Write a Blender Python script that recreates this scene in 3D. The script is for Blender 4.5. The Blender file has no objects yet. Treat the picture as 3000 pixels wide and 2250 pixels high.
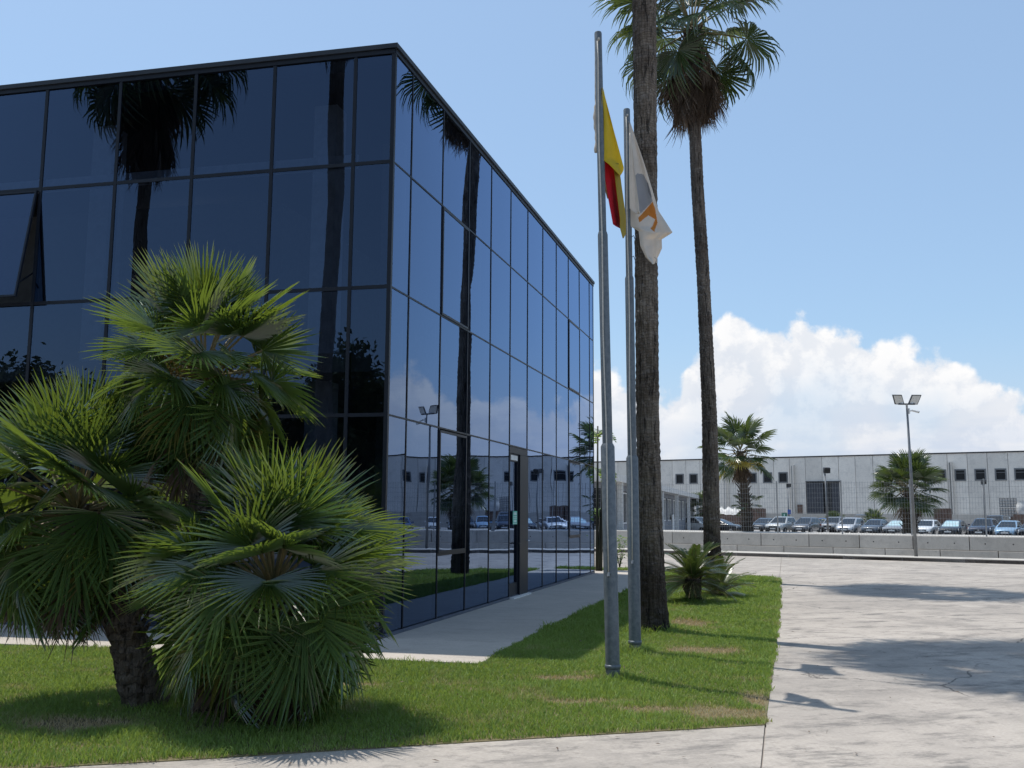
import bpy, math, random
import numpy as np
from mathutils import Matrix, Vector
random.seed(7); rng = np.random.default_rng(7)
S = bpy.context.scene
COL = S.collection
R = math.radians
pi = math.pi

# ------------------------------------------------------------------ camera
FPX, CX, CY, EYE = 2850.0, 1500.0, 1125.0, 1.6
MC = np.array([[0.9999813955, -0.0060998865, 0.0],
               [-0.0007978289, -0.1307916225, -0.9914095596],
               [0.0060474858, 0.9913911150, -0.1307940559]])
cd = bpy.data.cameras.new('camera'); cam = bpy.data.objects.new('camera', cd); COL.objects.link(cam)
cd.sensor_width = 36; cd.lens = FPX * 36 / 3000; cd.clip_start = 0.05; cd.clip_end = 6000
mw = Matrix.Identity(4)
for i in range(3):
    for j in range(3): mw[i][j] = MC[i][j]
mw[2][3] = EYE
cam.matrix_world = mw
S.camera = cam

# ------------------------------------------------------------------ exposure
S.view_settings.view_transform = 'Standard'; S.view_settings.look = 'None'
S.view_settings.exposure = 0.0; S.view_settings.gamma = 1.0
S.view_settings.use_curve_mapping = False
S.render.engine = 'CYCLES'
S.cycles.max_bounces = 6; S.cycles.transparent_max_bounces = 10
S.cycles.glossy_bounces = 4; S.cycles.diffuse_bounces = 3; S.cycles.transmission_bounces = 3
S.cycles.use_adaptive_sampling = True; S.cycles.adaptive_threshold = 0.015
S.cycles.use_denoising = True
S.cycles.sample_clamp_indirect = 6.0

# ------------------------------------------------------------------ sun and sky
SUN_EL, SUN_AZ = 70.0, -54.0            # degrees; azimuth from +Y towards +X
sv = Vector((math.sin(R(SUN_AZ)) * math.cos(R(SUN_EL)), math.cos(R(SUN_AZ)) * math.cos(R(SUN_EL)), math.sin(R(SUN_EL))))
sl = bpy.data.lights.new('sun', 'SUN'); sl.energy = 4.7; sl.angle = R(0.53); sl.color = (1.0, 0.955, 0.89)
so = bpy.data.objects.new('sun', sl); COL.objects.link(so)
so.rotation_mode = 'QUATERNION'; so.rotation_quaternion = sv.to_track_quat('Z', 'Y'); so.location = (-20, 20, 60)

W = bpy.data.worlds.new('World'); S.world = W; W.use_nodes = True
W.cycles.sampling_method = 'MANUAL'; W.cycles.sample_map_resolution = 512
wt = W.node_tree; wn = wt.nodes; wl = wt.links; wn.clear()

class G:
    """tiny node-graph helper"""
    def __init__(s, tree): s.t = tree; s.n = tree.nodes; s.l = tree.links
    def new(s, typ, **kw):
        n = s.n.new(typ)
        for k, v in kw.items(): setattr(n, k, v)
        return n
    def put(s, sock, v):
        if isinstance(v, bpy.types.NodeSocket): s.l.new(v, sock)
        elif v is not None: sock.default_value = v
    def m(s, op, a, b=None, c=None, clamp=False):
        n = s.new('ShaderNodeMath', operation=op, use_clamp=clamp)
        s.put(n.inputs[0], a)
        if b is not None: s.put(n.inputs[1], b)
        if c is not None: s.put(n.inputs[2], c)
        return n.outputs[0]
    def vm(s, op, a, b=None, sc=None):
        n = s.new('ShaderNodeVectorMath', operation=op)
        s.put(n.inputs[0], a)
        if b is not None: s.put(n.inputs[1], b)
        if sc is not None: s.put(n.inputs['Scale'], sc)
        return n.outputs[1] if op in ('LENGTH', 'DOT_PRODUCT', 'DISTANCE') else n.outputs[0]
    def noise(s, vec, scale, detail=4, rough=.5, dist=0.0, dim='3D'):
        n = s.new('ShaderNodeTexNoise', noise_dimensions=dim)
        if vec is not None: s.l.new(vec, n.inputs['Vector'])
        n.inputs['Scale'].default_value = scale; n.inputs['Detail'].default_value = detail
        n.inputs['Roughness'].default_value = rough; n.inputs['Distortion'].default_value = dist
        return n.outputs[0]
    def vor(s, vec, scale, feature='F1', rnd=1.0):
        n = s.new('ShaderNodeTexVoronoi', feature=feature)
        if vec is not None: s.l.new(vec, n.inputs['Vector'])
        n.inputs['Scale'].default_value = scale; n.inputs['Randomness'].default_value = rnd
        return n.outputs['Distance']
    def mr(s, v, a, b, c=0., d=1., t='SMOOTHSTEP'):
        n = s.new('ShaderNodeMapRange', interpolation_type=t)
        s.put(n.inputs['Value'], v); s.put(n.inputs['From Min'], a); s.put(n.inputs['From Max'], b)
        s.put(n.inputs['To Min'], c); s.put(n.inputs['To Max'], d)
        return n.outputs[0]
    def mix(s, f, a, b, mode='MIX'):
        n = s.new('ShaderNodeMix', data_type='RGBA', blend_type=mode)
        s.put(n.inputs[0], f)
        s.put(n.inputs[6], (*a, 1) if isinstance(a, tuple) and len(a) == 3 else a)
        s.put(n.inputs[7], (*b, 1) if isinstance(b, tuple) and len(b) == 3 else b)
        return n.outputs[2]
    def ramp(s, f, stops, interp='LINEAR'):
        n = s.new('ShaderNodeValToRGB'); cr = n.color_ramp; cr.interpolation = interp
        while len(cr.elements) < len(stops): cr.elements.new(0.5)
        for e, (p, c) in zip(cr.elements, stops):
            e.position = p; e.color = (*c, 1) if len(c) == 3 else c
        s.put(n.inputs[0], f); return n.outputs[0]
    def mapping(s, vec, scale=(1, 1, 1), rot=(0, 0, 0), loc=(0, 0, 0)):
        n = s.new('ShaderNodeMapping'); s.l.new(vec, n.inputs[0])
        n.inputs['Scale'].default_value = scale; n.inputs['Rotation'].default_value = rot; n.inputs['Location'].default_value = loc
        return n.outputs[0]
    def bump(s, h, strength=.3, dist=.02, normal=None):
        n = s.new('ShaderNodeBump'); s.put(n.inputs['Height'], h)
        n.inputs['Strength'].default_value = strength; n.inputs['Distance'].default_value = dist
        if normal is not None: s.l.new(normal, n.inputs['Normal'])
        return n.outputs[0]

SKY_STRENGTH = 0.115
g = G(wt)
sky = g.new('ShaderNodeTexSky', sky_type='NISHITA'); sky.sun_disc = False
sky.sun_elevation = R(SUN_EL); sky.sun_rotation = R(SUN_AZ); sky.altitude = 20
sky.air_density = 1.0; sky.dust_density = 1.3; sky.ozone_density = 1.2
tc = g.new('ShaderNodeTexCoord'); dvec = g.vm('NORMALIZE', tc.outputs['Generated'])
sx = g.new('ShaderNodeSeparateXYZ'); wl.new(dvec, sx.inputs[0])
el = g.m('ARCSINE', sx.outputs[2])
az = g.m('ARCTAN2', sx.outputs[0], sx.outputs[1])
azn = g.m('MULTIPLY_ADD', az, 1 / (2 * pi), 0.5)
# mean height (degrees) of the cumulus tops round the horizon
prof = [(-180, 6.0), (-150, 4.5), (-120, 5.0), (-90, 3.5), (-60, 4.5), (-30, 5.0), (-8, 6.2), (3, 8.6), (6, 8.4), (9, 7.4), (11.2, 10.2), (13.2, 11.7),
        (14.8, 10.7), (17, 10.9), (18.4, 10.3), (21, 9.9), (23, 9.5), (24.6, 8.6), (26.6, 7.4), (27.6, 6.3), (29.5, 6.2), (31.5, 7.4), (33, 6.6),
        (35, 6.9), (37, 8.2), (39, 8.9), (44, 8.0), (55, 6.5), (75, 5.5), (100, 6.5), (130, 5.0), (160, 6.5), (180, 6.0)]
fc = g.new('ShaderNodeFloatCurve'); cm = fc.mapping; cv = cm.curves[0]
pts = [((a + 180) / 360, h / 16) for a, h in prof]
while len(cv.points) < len(pts): cv.points.new(0.5, 0.5)
for p, (a, b) in zip(cv.points, pts): p.location = (a, b); p.handle_type = 'AUTO'
cm.update(); fc.inputs['Factor'].default_value = 1; wl.new(azn, fc.inputs['Value'])
top = g.m('MULTIPLY', fc.outputs[0], R(16))
n1 = g.noise(dvec, 24, 6, .63, .15)
n2 = g.noise(dvec, 8, 3, .55)
vb = g.vor(dvec, 46)
edge = g.m('SUBTRACT', top, el)
edge = g.m('ADD', edge, g.m('MULTIPLY', g.m('SUBTRACT', n1, .5), .062))
edge = g.m('ADD', edge, g.m('MULTIPLY', g.m('SUBTRACT', .42, vb), .022))
mask = g.mr(edge, -.002, .013)
depth = g.mr(edge, 0.0, .085)                       # 0 at the lit rim, 1 deep inside
dlit = g.vm('ADD', dvec, (-0.009, 0.006, 0.018))
nl = g.noise(dlit, 24, 6, .63, .15)
lit = g.mr(g.m('SUBTRACT', n1, nl), -.10, .12)
bright = g.m('ADD', g.m('MULTIPLY', lit, .62), g.m('MULTIPLY', g.m('SUBTRACT', 1, depth), .38), clamp=True)
ccol = g.mix(bright, (6.3, 6.75, 7.5), (8.75, 8.7, 8.7))
haze = g.mr(el, R(8.0), R(0.5))
wisp = g.mr(g.noise(g.mapping(dvec, (5, 5, 26)), 2.2, 4, .55), .40, .66)
hcol = g.mix(wisp, (5.2, 5.9, 7.2), (6.9, 7.1, 7.6))
ccol = g.mix(g.m('MULTIPLY', haze, .9), ccol, hcol)
# inside the cloud mass thinner air shows through in soft patches
thin = g.m('MULTIPLY', g.mr(n2, .60, .40), g.mr(edge, .02, .09))
mask2 = g.m('MULTIPLY', mask, g.m('SUBTRACT', 1, g.m('MULTIPLY', thin, .45)))
lowhaze = g.mr(el, R(11), R(0.0), 0, .8)
sk = g.mix(.42, g.mix(1.0, sky.outputs[0], (1.16, 1.34, 1.38), 'MULTIPLY'), (4.1, 5.7, 8.1))
base = g.mix(lowhaze, sk, (5.0, 5.9, 7.5))
fin = g.mix(mask2, base, ccol)
bg = g.new('ShaderNodeBackground'); bg.inputs[1].default_value = SKY_STRENGTH; wl.new(fin, bg.inputs[0])
wo = g.new('ShaderNodeOutputWorld'); wl.new(bg.outputs[0], wo.inputs[0])

# ------------------------------------------------------------------ helpers
def ray(x, y): return MC @ np.array([x - CX, -(y - CY), -FPX])
def gp(x, y, z=0.0):
    d = ray(x, y); t = (z - EYE) / d[2]; return np.array([0, 0, EYE]) + t * d
def at(x, y, Y):
    d = ray(x, y); t = Y / d[1]; return np.array([0, 0, EYE]) + t * d
def xz(px, py, D):                      # point on the ray at range D in plan
    d = ray(px, py); t = D / math.hypot(d[0], d[1]); return np.array([0, 0, EYE]) + t * d

def put(o, parent=None):
    COL.objects.link(o)
    if parent is not None: o.parent = parent
    return o
def tag(o, label=None, cat=None, group=None, kind=None):
    if label: o['label'] = label
    if cat: o['category'] = cat
    if group: o['group'] = group
    if kind: o['kind'] = kind
    return o
def thing(name, loc, label, cat, group=None, rz=0.0):
    o = bpy.data.objects.new(name, None); o.empty_display_size = .2; o.location = loc; o.rotation_euler = (0, 0, rz)
    COL.objects.link(o); return tag(o, label, cat, group)
def inv_of(p):
    m = Matrix.Identity(4)
    if p.type == 'EMPTY': m = Matrix.Translation(p.location) @ p.rotation_euler.to_matrix().to_4x4()
    return m.inverted()

class MB:
    def __init__(s): s.v = []; s.f = []; s.mi = []; s.m = 0
    def add(s, vs, fs):
        o = len(s.v); s.v.extend([tuple(map(float, v)) for v in vs])
        for f in fs: s.f.append(tuple(i + o for i in f)); s.mi.append(s.m)
        return s
    def quad(s, a, b, c, d): return s.add([a, b, c, d], [(0, 1, 2, 3)])
    def obox(s, c, ax, ay, az):
        c, ax, ay, az = (np.array(q, float) for q in (c, ax, ay, az))
        vs = [c + i * ax + j * ay + k * az for k in (-1, 1) for j in (-1, 1) for i in (-1, 1)]
        return s.add(vs, [(0, 2, 3, 1), (4, 5, 7, 6), (0, 1, 5, 4), (2, 6, 7, 3), (0, 4, 6, 2), (1, 3, 7, 5)])
    def box(s, c, size): return s.obox(c, (size[0] / 2, 0, 0), (0, size[1] / 2, 0), (0, 0, size[2] / 2))
    def tube(s, pts, rad, n=8, caps=True):
        pts = [np.array(p, float) for p in pts]
        if not hasattr(rad, '__len__'): rad = [rad] * len(pts)
        o = len(s.v); ref = None
        for i, p in enumerate(pts):
            t = pts[min(i + 1, len(pts) - 1)] - pts[max(i - 1, 0)]; t = t / (np.linalg.norm(t) + 1e-9)
            if ref is None:
                ref = np.array([1., 0, 0]) if abs(t[0]) < .8 else np.array([0, 1., 0])
            u = ref - t * np.dot(ref, t); u /= np.linalg.norm(u) + 1e-9; ref = u
            w = np.cross(t, u)
            for k in range(n):
                a = 2 * pi * k / n
                s.v.append(tuple(p + rad[i] * (math.cos(a) * u + math.sin(a) * w)))
        for i in range(len(pts) - 1):
            for k in range(n):
                a, b = o + i * n + k, o + i * n + (k + 1) % n
                s.f.append((a, b, b + n, a + n)); s.mi.append(s.m)
        if caps:
            s.f.append(tuple(o + k for k in reversed(range(n)))); s.mi.append(s.m)
            e = o + (len(pts) - 1) * n; s.f.append(tuple(e + k for k in range(n))); s.mi.append(s.m)
        return s
    def prism(s, poly, z0, z1):
        n = len(poly); a = sum(poly[i][0] * poly[(i + 1) % n][1] - poly[(i + 1) % n][0] * poly[i][1] for i in range(n))
        if a < 0: poly = poly[::-1]
        vs = [(x, y, z0) for x, y in poly] + [(x, y, z1) for x, y in poly]
        fs = [tuple(reversed(range(n))), tuple(range(n, 2 * n))] + [(i, (i + 1) % n, n + (i + 1) % n, n + i) for i in range(n)]
        return s.add(vs, fs)
    def mesh(s, name, mats, smooth=False, angle=None):
        me = bpy.data.meshes.new(name); me.from_pydata(s.v, [], s.f)
        for m in (mats if isinstance(mats, (list, tuple)) else [mats]): me.materials.append(m)
        if len(me.materials) > 1: me.polygons.foreach_set('material_index', s.mi)
        if smooth or angle:
            me.polygons.foreach_set('use_smooth', [True] * len(me.polygons))
            if angle: me.set_sharp_from_angle(angle=R(angle))
        me.update(); return me
    def build(s, name, mats, parent=None, local=False, smooth=False, angle=None, bevel=None):
        o = bpy.data.objects.new(name, s.mesh(name, mats, smooth, angle)); put(o, parent)
        if parent is not None and not local: o.matrix_parent_inverse = inv_of(parent)
        if bevel:
            b = o.modifiers.new('bevel', 'BEVEL'); b.width = bevel; b.segments = 2; b.limit_method = 'ANGLE'; b.angle_limit = R(40)
        return o
def inst(name, mesh, mat4, parent):
    o = bpy.data.objects.new(name, mesh); put(o, parent)
    o.matrix_parent_inverse = inv_of(parent); o.matrix_basis = mat4
    return o
def frame(pos, d, up=(0, 0, 1), roll=0.0, sc=1.0):
    """matrix with X along d, Z as near to up as it can be"""
    x = Vector(d).normalized(); z = Vector(up) - x * x.dot(Vector(up))
    if z.length < 1e-3: z = Vector((1, 0, 0)) - x * x.x
    z.normalize(); y = z.cross(x)
    m = Matrix((x, y, z)).transposed().to_4x4()
    return Matrix.Translation(Vector(pos)) @ m @ Matrix.Rotation(roll, 4, 'X') @ Matrix.Scale(sc, 4)

# ------------------------------------------------------------------ materials
def newmat(name):
    m = bpy.data.materials.new(name); m.use_nodes = True; t = m.node_tree; t.nodes.clear()
    g = G(t); out = g.new('ShaderNodeOutputMaterial'); return m, g, out
def prin(g, out, col, rough=.6, metal=0.0, normal=None, spec=.5, coat=0.0):
    p = g.new('ShaderNodeBsdfPrincipled')
    g.put(p.inputs['Base Color'], (*col, 1) if isinstance(col, tuple) and len(col) == 3 else col)
    g.put(p.inputs['Roughness'], rough); g.put(p.inputs['Metallic'], metal)
    p.inputs['Specular IOR Level'].default_value = spec
    if coat: p.inputs['Coat Weight'].default_value = coat; p.inputs['Coat Roughness'].default_value = .04
    if normal is not None: g.l.new(normal, p.inputs['Normal'])
    g.l.new(p.outputs[0], out.inputs[0]); return p
def pm(name, col, col2=None, scale=6., rough=.6, metal=0., bump=0., bscale=40., spec=.5, rand=0., detail=5, coat=0., stretch=(1, 1, 1)):
    m, g, out = newmat(name)
    tc = g.new('ShaderNodeTexCoord'); v = g.mapping(tc.outputs['Object'], stretch)
    c2 = col2 or tuple(x * .78 for x in col)
    c = g.mix(g.mr(g.noise(v, scale, detail, .6), .3, .7), col, c2)
    if rand:
        oi = g.new('ShaderNodeObjectInfo'); hs = g.new('ShaderNodeHueSaturation'); g.l.new(c, hs.inputs['Color'])
        g.put(hs.inputs['Value'], g.mr(oi.outputs['Random'], 0, 1, 1 - rand, 1 + rand, 'LINEAR')); c = hs.outputs[0]
    nrm = g.bump(g.noise(v, bscale, 4, .6), bump, .02) if bump else None
    prin(g, out, c, rough, metal, nrm, spec, coat); return m

def mat_concrete(name, light, dark, stain=.5, scale=1.0, bump=.12, rot=0.0, rand=0.0, cracks=False):
    m, g, out = newmat(name)
    tc = g.new('ShaderNodeTexCoord'); v = g.mapping(tc.outputs['Object'], (1, 1, 1), (0, 0, rot))
    big = g.noise(v, .30 * scale, 6, .68, .8)
    streak = g.noise(g.mapping(v, (.7, 1.7, 1)), 1.6 * scale, 10, .76, .15)
    mid = g.noise(v, 4.2 * scale, 8, .74)
    fine = g.noise(v, 34 * scale, 4, .7)
    spk = g.vor(v, 26 * scale)
    c = g.mix(g.mr(big, .32, .68), light, tuple(a * .55 + b * .45 for a, b in zip(light, dark)))
    c = g.mix(g.m('MULTIPLY', g.mr(streak, .47, .66), stain), c, dark)
    c = g.mix(g.m('MULTIPLY', g.mr(g.noise(v, .55 * scale, 10, .76, .3), .47, .60), stain * .55), c, tuple(a * .35 + b * .65 for a, b in zip(light, dark)))
    c = g.mix(g.m('MULTIPLY', g.mr(mid, .52, .72), stain * .75), c, tuple(x * .82 for x in dark))
    c = g.mix(g.m('MULTIPLY', g.mr(g.noise(v, 1.3 * scale, 9, .76, .2), .56, .7), .5), c, tuple(min(1, x * 1.12) for x in light))
    c = g.mix(g.mr(fine, .2, .8), g.mix(1.0, c, (.86, .86, .86), 'MULTIPLY'), g.mix(1.0, c, (1.08, 1.08, 1.08), 'MULTIPLY'))
    c = g.mix(g.m('MULTIPLY', g.mr(spk, .10, .04), .35), c, tuple(min(1, x * 1.2) for x in light))
    if rand:
        oi = g.new('ShaderNodeObjectInfo'); hs = g.new('ShaderNodeHueSaturation'); g.l.new(c, hs.inputs['Color'])
        g.put(hs.inputs['Value'], g.mr(oi.outputs['Random'], 0, 1, 1 - rand, 1 + rand, 'LINEAR')); c = hs.outputs[0]
    if cracks:
        vd = g.vm('ADD', v, g.vm('SCALE', g.noise(v, 1.3, 6, .6), sc=.9))
        ck = g.mr(g.vor(vd, .16, 'DISTANCE_TO_EDGE'), .0030, .0008)
        ck = g.m('MULTIPLY', ck, g.mr(g.noise(v, .5, 2, .5), .46, .56))
        c = g.mix(g.m('MULTIPLY', ck, .75), c, tuple(x * .35 for x in dark))
        sp = g.m('MULTIPLY', g.mr(g.vor(vd, .8), .11, .03), g.mr(g.noise(v, .4, 3, .5), .52, .6))
        c = g.mix(g.m('MULTIPLY', sp, .45), c, tuple(x * .5 for x in dark))
    n = g.bump(g.m('ADD', g.m('MULTIPLY', fine, .6), g.m('MULTIPLY', mid, 1.2)), bump, .02)
    prin(g, out, c, .86, 0, n, .25); return m

def mat_leaf(name, col, col2, trans, rough=.38, tmix=.34, spec=.5, rand=.22, tip=None):
    m, g, out = newmat(name)
    oi = g.new('ShaderNodeObjectInfo'); tc = g.new('ShaderNodeTexCoord')
    f = g.noise(tc.outputs['Object'], 5, 3, .6)
    c = g.mix(g.mr(g.m('ADD', g.m('MULTIPLY', f, .4), g.m('MULTIPLY', oi.outputs['Random'], .6)), .2, .8), col, col2)
    if tip:
        at_ = g.new('ShaderNodeAttribute'); at_.attribute_name = 'tip'
        c = g.mix(g.m('MULTIPLY', g.mr(at_.outputs['Fac'], .90, 1.0), .8), c, tip)
    hs = g.new('ShaderNodeHueSaturation'); g.l.new(c, hs.inputs['Color'])
    g.put(hs.inputs['Value'], g.mr(oi.outputs['Random'], 0, 1, 1 - rand, 1 + rand, 'LINEAR'))
    p = g.new('ShaderNodeBsdfPrincipled'); g.l.new(hs.outputs[0], p.inputs['Base Color'])
    p.inputs['Roughness'].default_value = rough; p.inputs['Specular IOR Level'].default_value = spec
    t = g.new('ShaderNodeBsdfTranslucent'); g.put(t.inputs['Color'], (*trans, 1))
    mx = g.new('ShaderNodeMixShader'); mx.inputs[0].default_value = tmix
    g.l.new(p.outputs[0], mx.inputs[1]); g.l.new(t.outputs[0], mx.inputs[2]); g.l.new(mx.outputs[0], out.inputs[0]); return m

def mat_glass(name):
    m, g, out = newmat(name)
    tc = g.new('ShaderNodeTexCoord'); oi = g.new('ShaderNodeObjectInfo')
    v = g.vm('ADD', tc.outputs['Object'], g.vm('SCALE', g.new('ShaderNodeCombineXYZ').outputs[0], sc=1.0))
    off = g.new('ShaderNodeCombineXYZ'); g.put(off.inputs[0], g.m('MULTIPLY', oi.outputs['Random'], 37.)); g.put(off.inputs[2], g.m('MULTIPLY', oi.outputs['Random'], 91.))
    v = g.vm('ADD', tc.outputs['Object'], off.outputs[0])
    h = g.m('ADD', g.noise(v, .6, 0, .4), g.m('MULTIPLY', g.noise(v, 1.9, 0, .4), .10))
    nrm = g.bump(h, .30, .02)
    lw = g.new('ShaderNodeLayerWeight'); lw.inputs[0].default_value = .5; g.l.new(nrm, lw.inputs['Normal'])
    fac = g.m('MULTIPLY_ADD', g.m('POWER', lw.outputs['Facing'], 2.75), .86, .088, clamp=True)      # coated solar glass
    gl = g.new('ShaderNodeBsdfGlossy'); gl.inputs['Roughness'].default_value = .006
    gl.inputs['Color'].default_value = (.50, .67, 1.0, 1); g.l.new(nrm, gl.inputs['Normal'])
    tr = g.new('ShaderNodeBsdfTransparent')
    g.put(tr.inputs['Color'], g.mix(oi.outputs['Random'], (.12, .145, .19), (.18, .21, .26)))
    mx = g.new('ShaderNodeMixShader'); g.l.new(fac, mx.inputs[0]); g.l.new(tr.outputs[0], mx.inputs[1]); g.l.new(gl.outputs[0], mx.inputs[2])
    g.l.new(mx.outputs[0], out.inputs[0]); return m

M = {}
M['yard'] = mat_concrete('yard_concrete', (.425, .382, .334), (.175, .161, .146), 1.0, 1.0, .25, R(-16), cracks=True)
M['path'] = mat_concrete('path_concrete', (.47, .42, .36), (.33, .30, .262), .55, 1.3, .14, R(10))
M['kerbtop'] = mat_concrete('pavement_concrete', (.47, .455, .425), (.36, .345, .32), .4, 1.2, .08)
M['kerb'] = mat_concrete('kerb_concrete', (.30, .265, .235), (.20, .175, .15), .6, 1.5, .1)
M['block'] = mat_concrete('wall_concrete', (.50, .465, .415), (.35, .325, .29), .6, 1.2, .12, rand=.07)
M['panel'] = mat_concrete('panel_concrete', (.80, .745, .665), (.58, .545, .495), .7, .45, .05, rand=.10)
M['soil'] = pm('lawn_soil', (.105, .100, .040), (.16, .125, .065), 3, .95, bump=.4)
M['ground'] = pm('ground_earth', (.20, .18, .15), (.14, .125, .10), .2, .95)
M['asphalt'] = pm('car_park_asphalt', (.30, .29, .28), (.22, .215, .21), .4, .95)
M['frame'] = pm('dark_frame', (.011, .014, .022), rough=.42, spec=.25)
M['cap'] = pm('parapet_metal', (.030, .036, .046), rough=.45, scale=2, spec=.3)
M['sill'] = pm('blue_sill', (.075, .095, .135), (.055, .07, .10), rough=.45)
M['glass'] = mat_glass('dark_glass')
M['interior'] = pm('interior_grey', (.30, .30, .29), rough=.9)
M['interior_light'] = pm('interior_white', (.75, .78, .78), rough=.8)
M['threshold'] = pm('white_marble', (.72, .71, .69), rough=.5)
M['black'] = pm('black_plastic', (.018, .018, .02), rough=.5)
M['chrome'] = pm('bright_steel', (.62, .62, .62), rough=.25, metal=.9)
M['white'] = pm('white_paint', (.74, .74, .72), rough=.5)
M['leaf'] = mat_leaf('fan_leaf', (.031, .069, .020), (.058, .106, .036), (.30, .41, .045), .17, .23, 1.0, .32, (.34, .26, .10))
M['leaf_w'] = mat_leaf('washingtonia_leaf', (.028, .056, .020), (.050, .080, .028), (.18, .25, .04), .30, .18, .8, .25, (.30, .24, .10))
M['leaf_y'] = mat_leaf('yellow_leaf', (.36, .30, .05), (.42, .34, .08), (.55, .45, .08), .5, .25)
M['leaf_old'] = mat_leaf('ageing_leaf', (.13, .14, .035), (.20, .16, .06), (.42, .38, .08), .4, .25, .4, .25, (.30, .20, .09))
M['dead'] = mat_leaf('dead_leaf', (.115, .083, .062), (.210, .162, .125), (.16, .10, .06), .85, .12, .2, .35)
M['petiole'] = pm('leaf_stalk', (.13, .13, .05), (.20, .15, .07), 8, .6)
M['cycad'] = mat_leaf('cycad_leaf', (.026, .052, .017), (.042, .074, .024), (.18, .25, .04), .28, .16, .7, .25)
M['banana'] = mat_leaf('banana_leaf', (.06, .12, .03), (.10, .16, .06), (.34, .46, .08), .35, .3, .5, .2)
M['fruit'] = pm('date_fruit', (.20, .125, .022), (.09, .075, .02), 30, .45, rand=.3)
M['treeleaf'] = mat_leaf('tree_leaf', (.020, .035, .012), (.035, .050, .018), (.06, .09, .02), .6, .15, .2, .3)
M['wood'] = pm('tree_bark', (.10, .08, .06), (.06, .05, .04), 8, .9)
M['rope'] = pm('rope', (.55, .53, .48), (.42, .40, .36), 60, .9)
M['fence'] = pm('fence_wire', (.34, .345, .34), (.24, .24, .235), 8, .55, .3)
M['lampgrey'] = pm('lamp_post_grey', (.20, .205, .21), (.15, .155, .16), 4, .45, .4)
M['lamphead'] = pm('lamp_head_black', (.03, .03, .032), rough=.5)
M['lampglass'] = pm('lamp_glass', (.55, .52, .46), (.66, .64, .60), 3, .2)
M['winframe'] = pm('window_frame', (.16, .165, .17), rough=.5)
def plain_glass(name, col, rough=.04, spec=.7):
    m, g, out = newmat(name); prin(g, out, col, rough, 0, None, spec); return m
M['pane'] = plain_glass('window_pane', (.012, .014, .017), .25, .25)
M['carglass'] = plain_glass('car_window', (.016, .022, .030), .05, .45)
M['shade'] = pm('sun_shade_foil', (.60, .68, .68), (.40, .62, .64), 4, .3, .5)
M['tyre'] = pm('tyre_rubber', (.018, .018, .018), rough=.85)
M['rim'] = pm('alloy_rim', (.40, .40, .41), rough=.35, metal=.8)
M['plate'] = pm('number_plate', (.70, .70, .68), rough=.5)
M['headlight'] = plain_glass('headlight_glass', (.55, .57, .58), .08, .9)
M['brickgrey'] = pm('blue_grey_wall', (.22, .235, .265), (.17, .18, .205), 3, .8)
M['canopy'] = pm('canopy_metal', (.66, .64, .60), (.55, .53, .50), 3, .6)
M['tarp'] = pm('pale_tarpaulin', (.60, .59, .56), (.42, .42, .41), 2, .7)
M['rust'] = pm('brown_timber', (.16, .10, .075), (.10, .065, .05), 3, .85)
M['door_dark'] = pm('dark_steel_sheet', (.055, .06, .072), (.04, .044, .055), 2, .6)
M['stem'] = pm('green_stem', (.020, .026, .014), (.014, .016, .010), 6, .7)
M['litter'] = pm('leaf_litter', (.07, .055, .035), (.04, .045, .022), .8, .95, bump=.4)
M['tank'] = pm('white_tank', (.66, .62, .57), (.55, .51, .46), 5, .5)
M['signblue'] = pm('blue_sign', (.03, .10, .42), rough=.5)
M['signgreen'] = pm('green_sign', (.03, .20, .13), rough=.5)
M['notice'] = pm('green_notice', (.16, .55, .42), rough=.7)
M['noticew'] = pm('pale_notice', (.62, .78, .72), rough=.7)

def mat_trunk(name, c1, c2, ring=26., vcrack=1.0, dark_base=None):
    m, g, out = newmat(name)
    tc = g.new('ShaderNodeTexCoord'); v = tc.outputs['Object']
    sep = g.new('ShaderNodeSeparateXYZ'); g.l.new(v, sep.inputs[0])
    wob = g.noise(v, 3.2, 4, .6)
    zz = g.m('ADD', g.m('MULTIPLY', sep.outputs[2], ring), g.m('MULTIPLY', wob, 5.0))
    saw = g.m('FRACT', zz)
    fib = g.noise(g.mapping(v, (34, 34, 3.0)), 1.0, 5, .65, .5)
    blk = g.vor(g.mapping(v, (9, 9, 16)), 1.0)
    crack = g.mr(g.noise(g.mapping(v, (20, 20, 2.2)), 1.0, 3, .6), .40, .34)
    c = g.mix(g.mr(fib, .3, .7), c1, c2)
    c = g.mix(g.m('MULTIPLY', g.mr(saw, .80, .98), .65), c, tuple(x * .35 for x in c1))
    c = g.mix(g.m('MULTIPLY', crack, .75 * vcrack), c, tuple(x * .25 for x in c1))
    c = g.mix(g.mr(g.noise(v, 1.6, 4, .6), .35, .7), c, g.mix(1.0, c, (.62, .60, .60), 'MULTIPLY'))
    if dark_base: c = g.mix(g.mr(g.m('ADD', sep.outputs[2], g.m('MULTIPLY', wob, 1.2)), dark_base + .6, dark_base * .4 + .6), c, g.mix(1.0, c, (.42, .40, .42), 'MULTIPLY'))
    h = g.m('SUBTRACT', g.m('ADD', g.m('MULTIPLY', saw, .8), g.m('MULTIPLY', fib, .8)), g.m('MULTIPLY', crack, 1.2))
    prin(g, out, c, .92, 0, g.bump(h, 1.0, .05), .15); return m
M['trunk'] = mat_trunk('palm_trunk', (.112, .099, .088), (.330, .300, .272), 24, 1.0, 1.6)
M['trunk2'] = mat_trunk('rough_palm_trunk', (.085, .070, .055), (.16, .13, .10), 12, .6)
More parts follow.
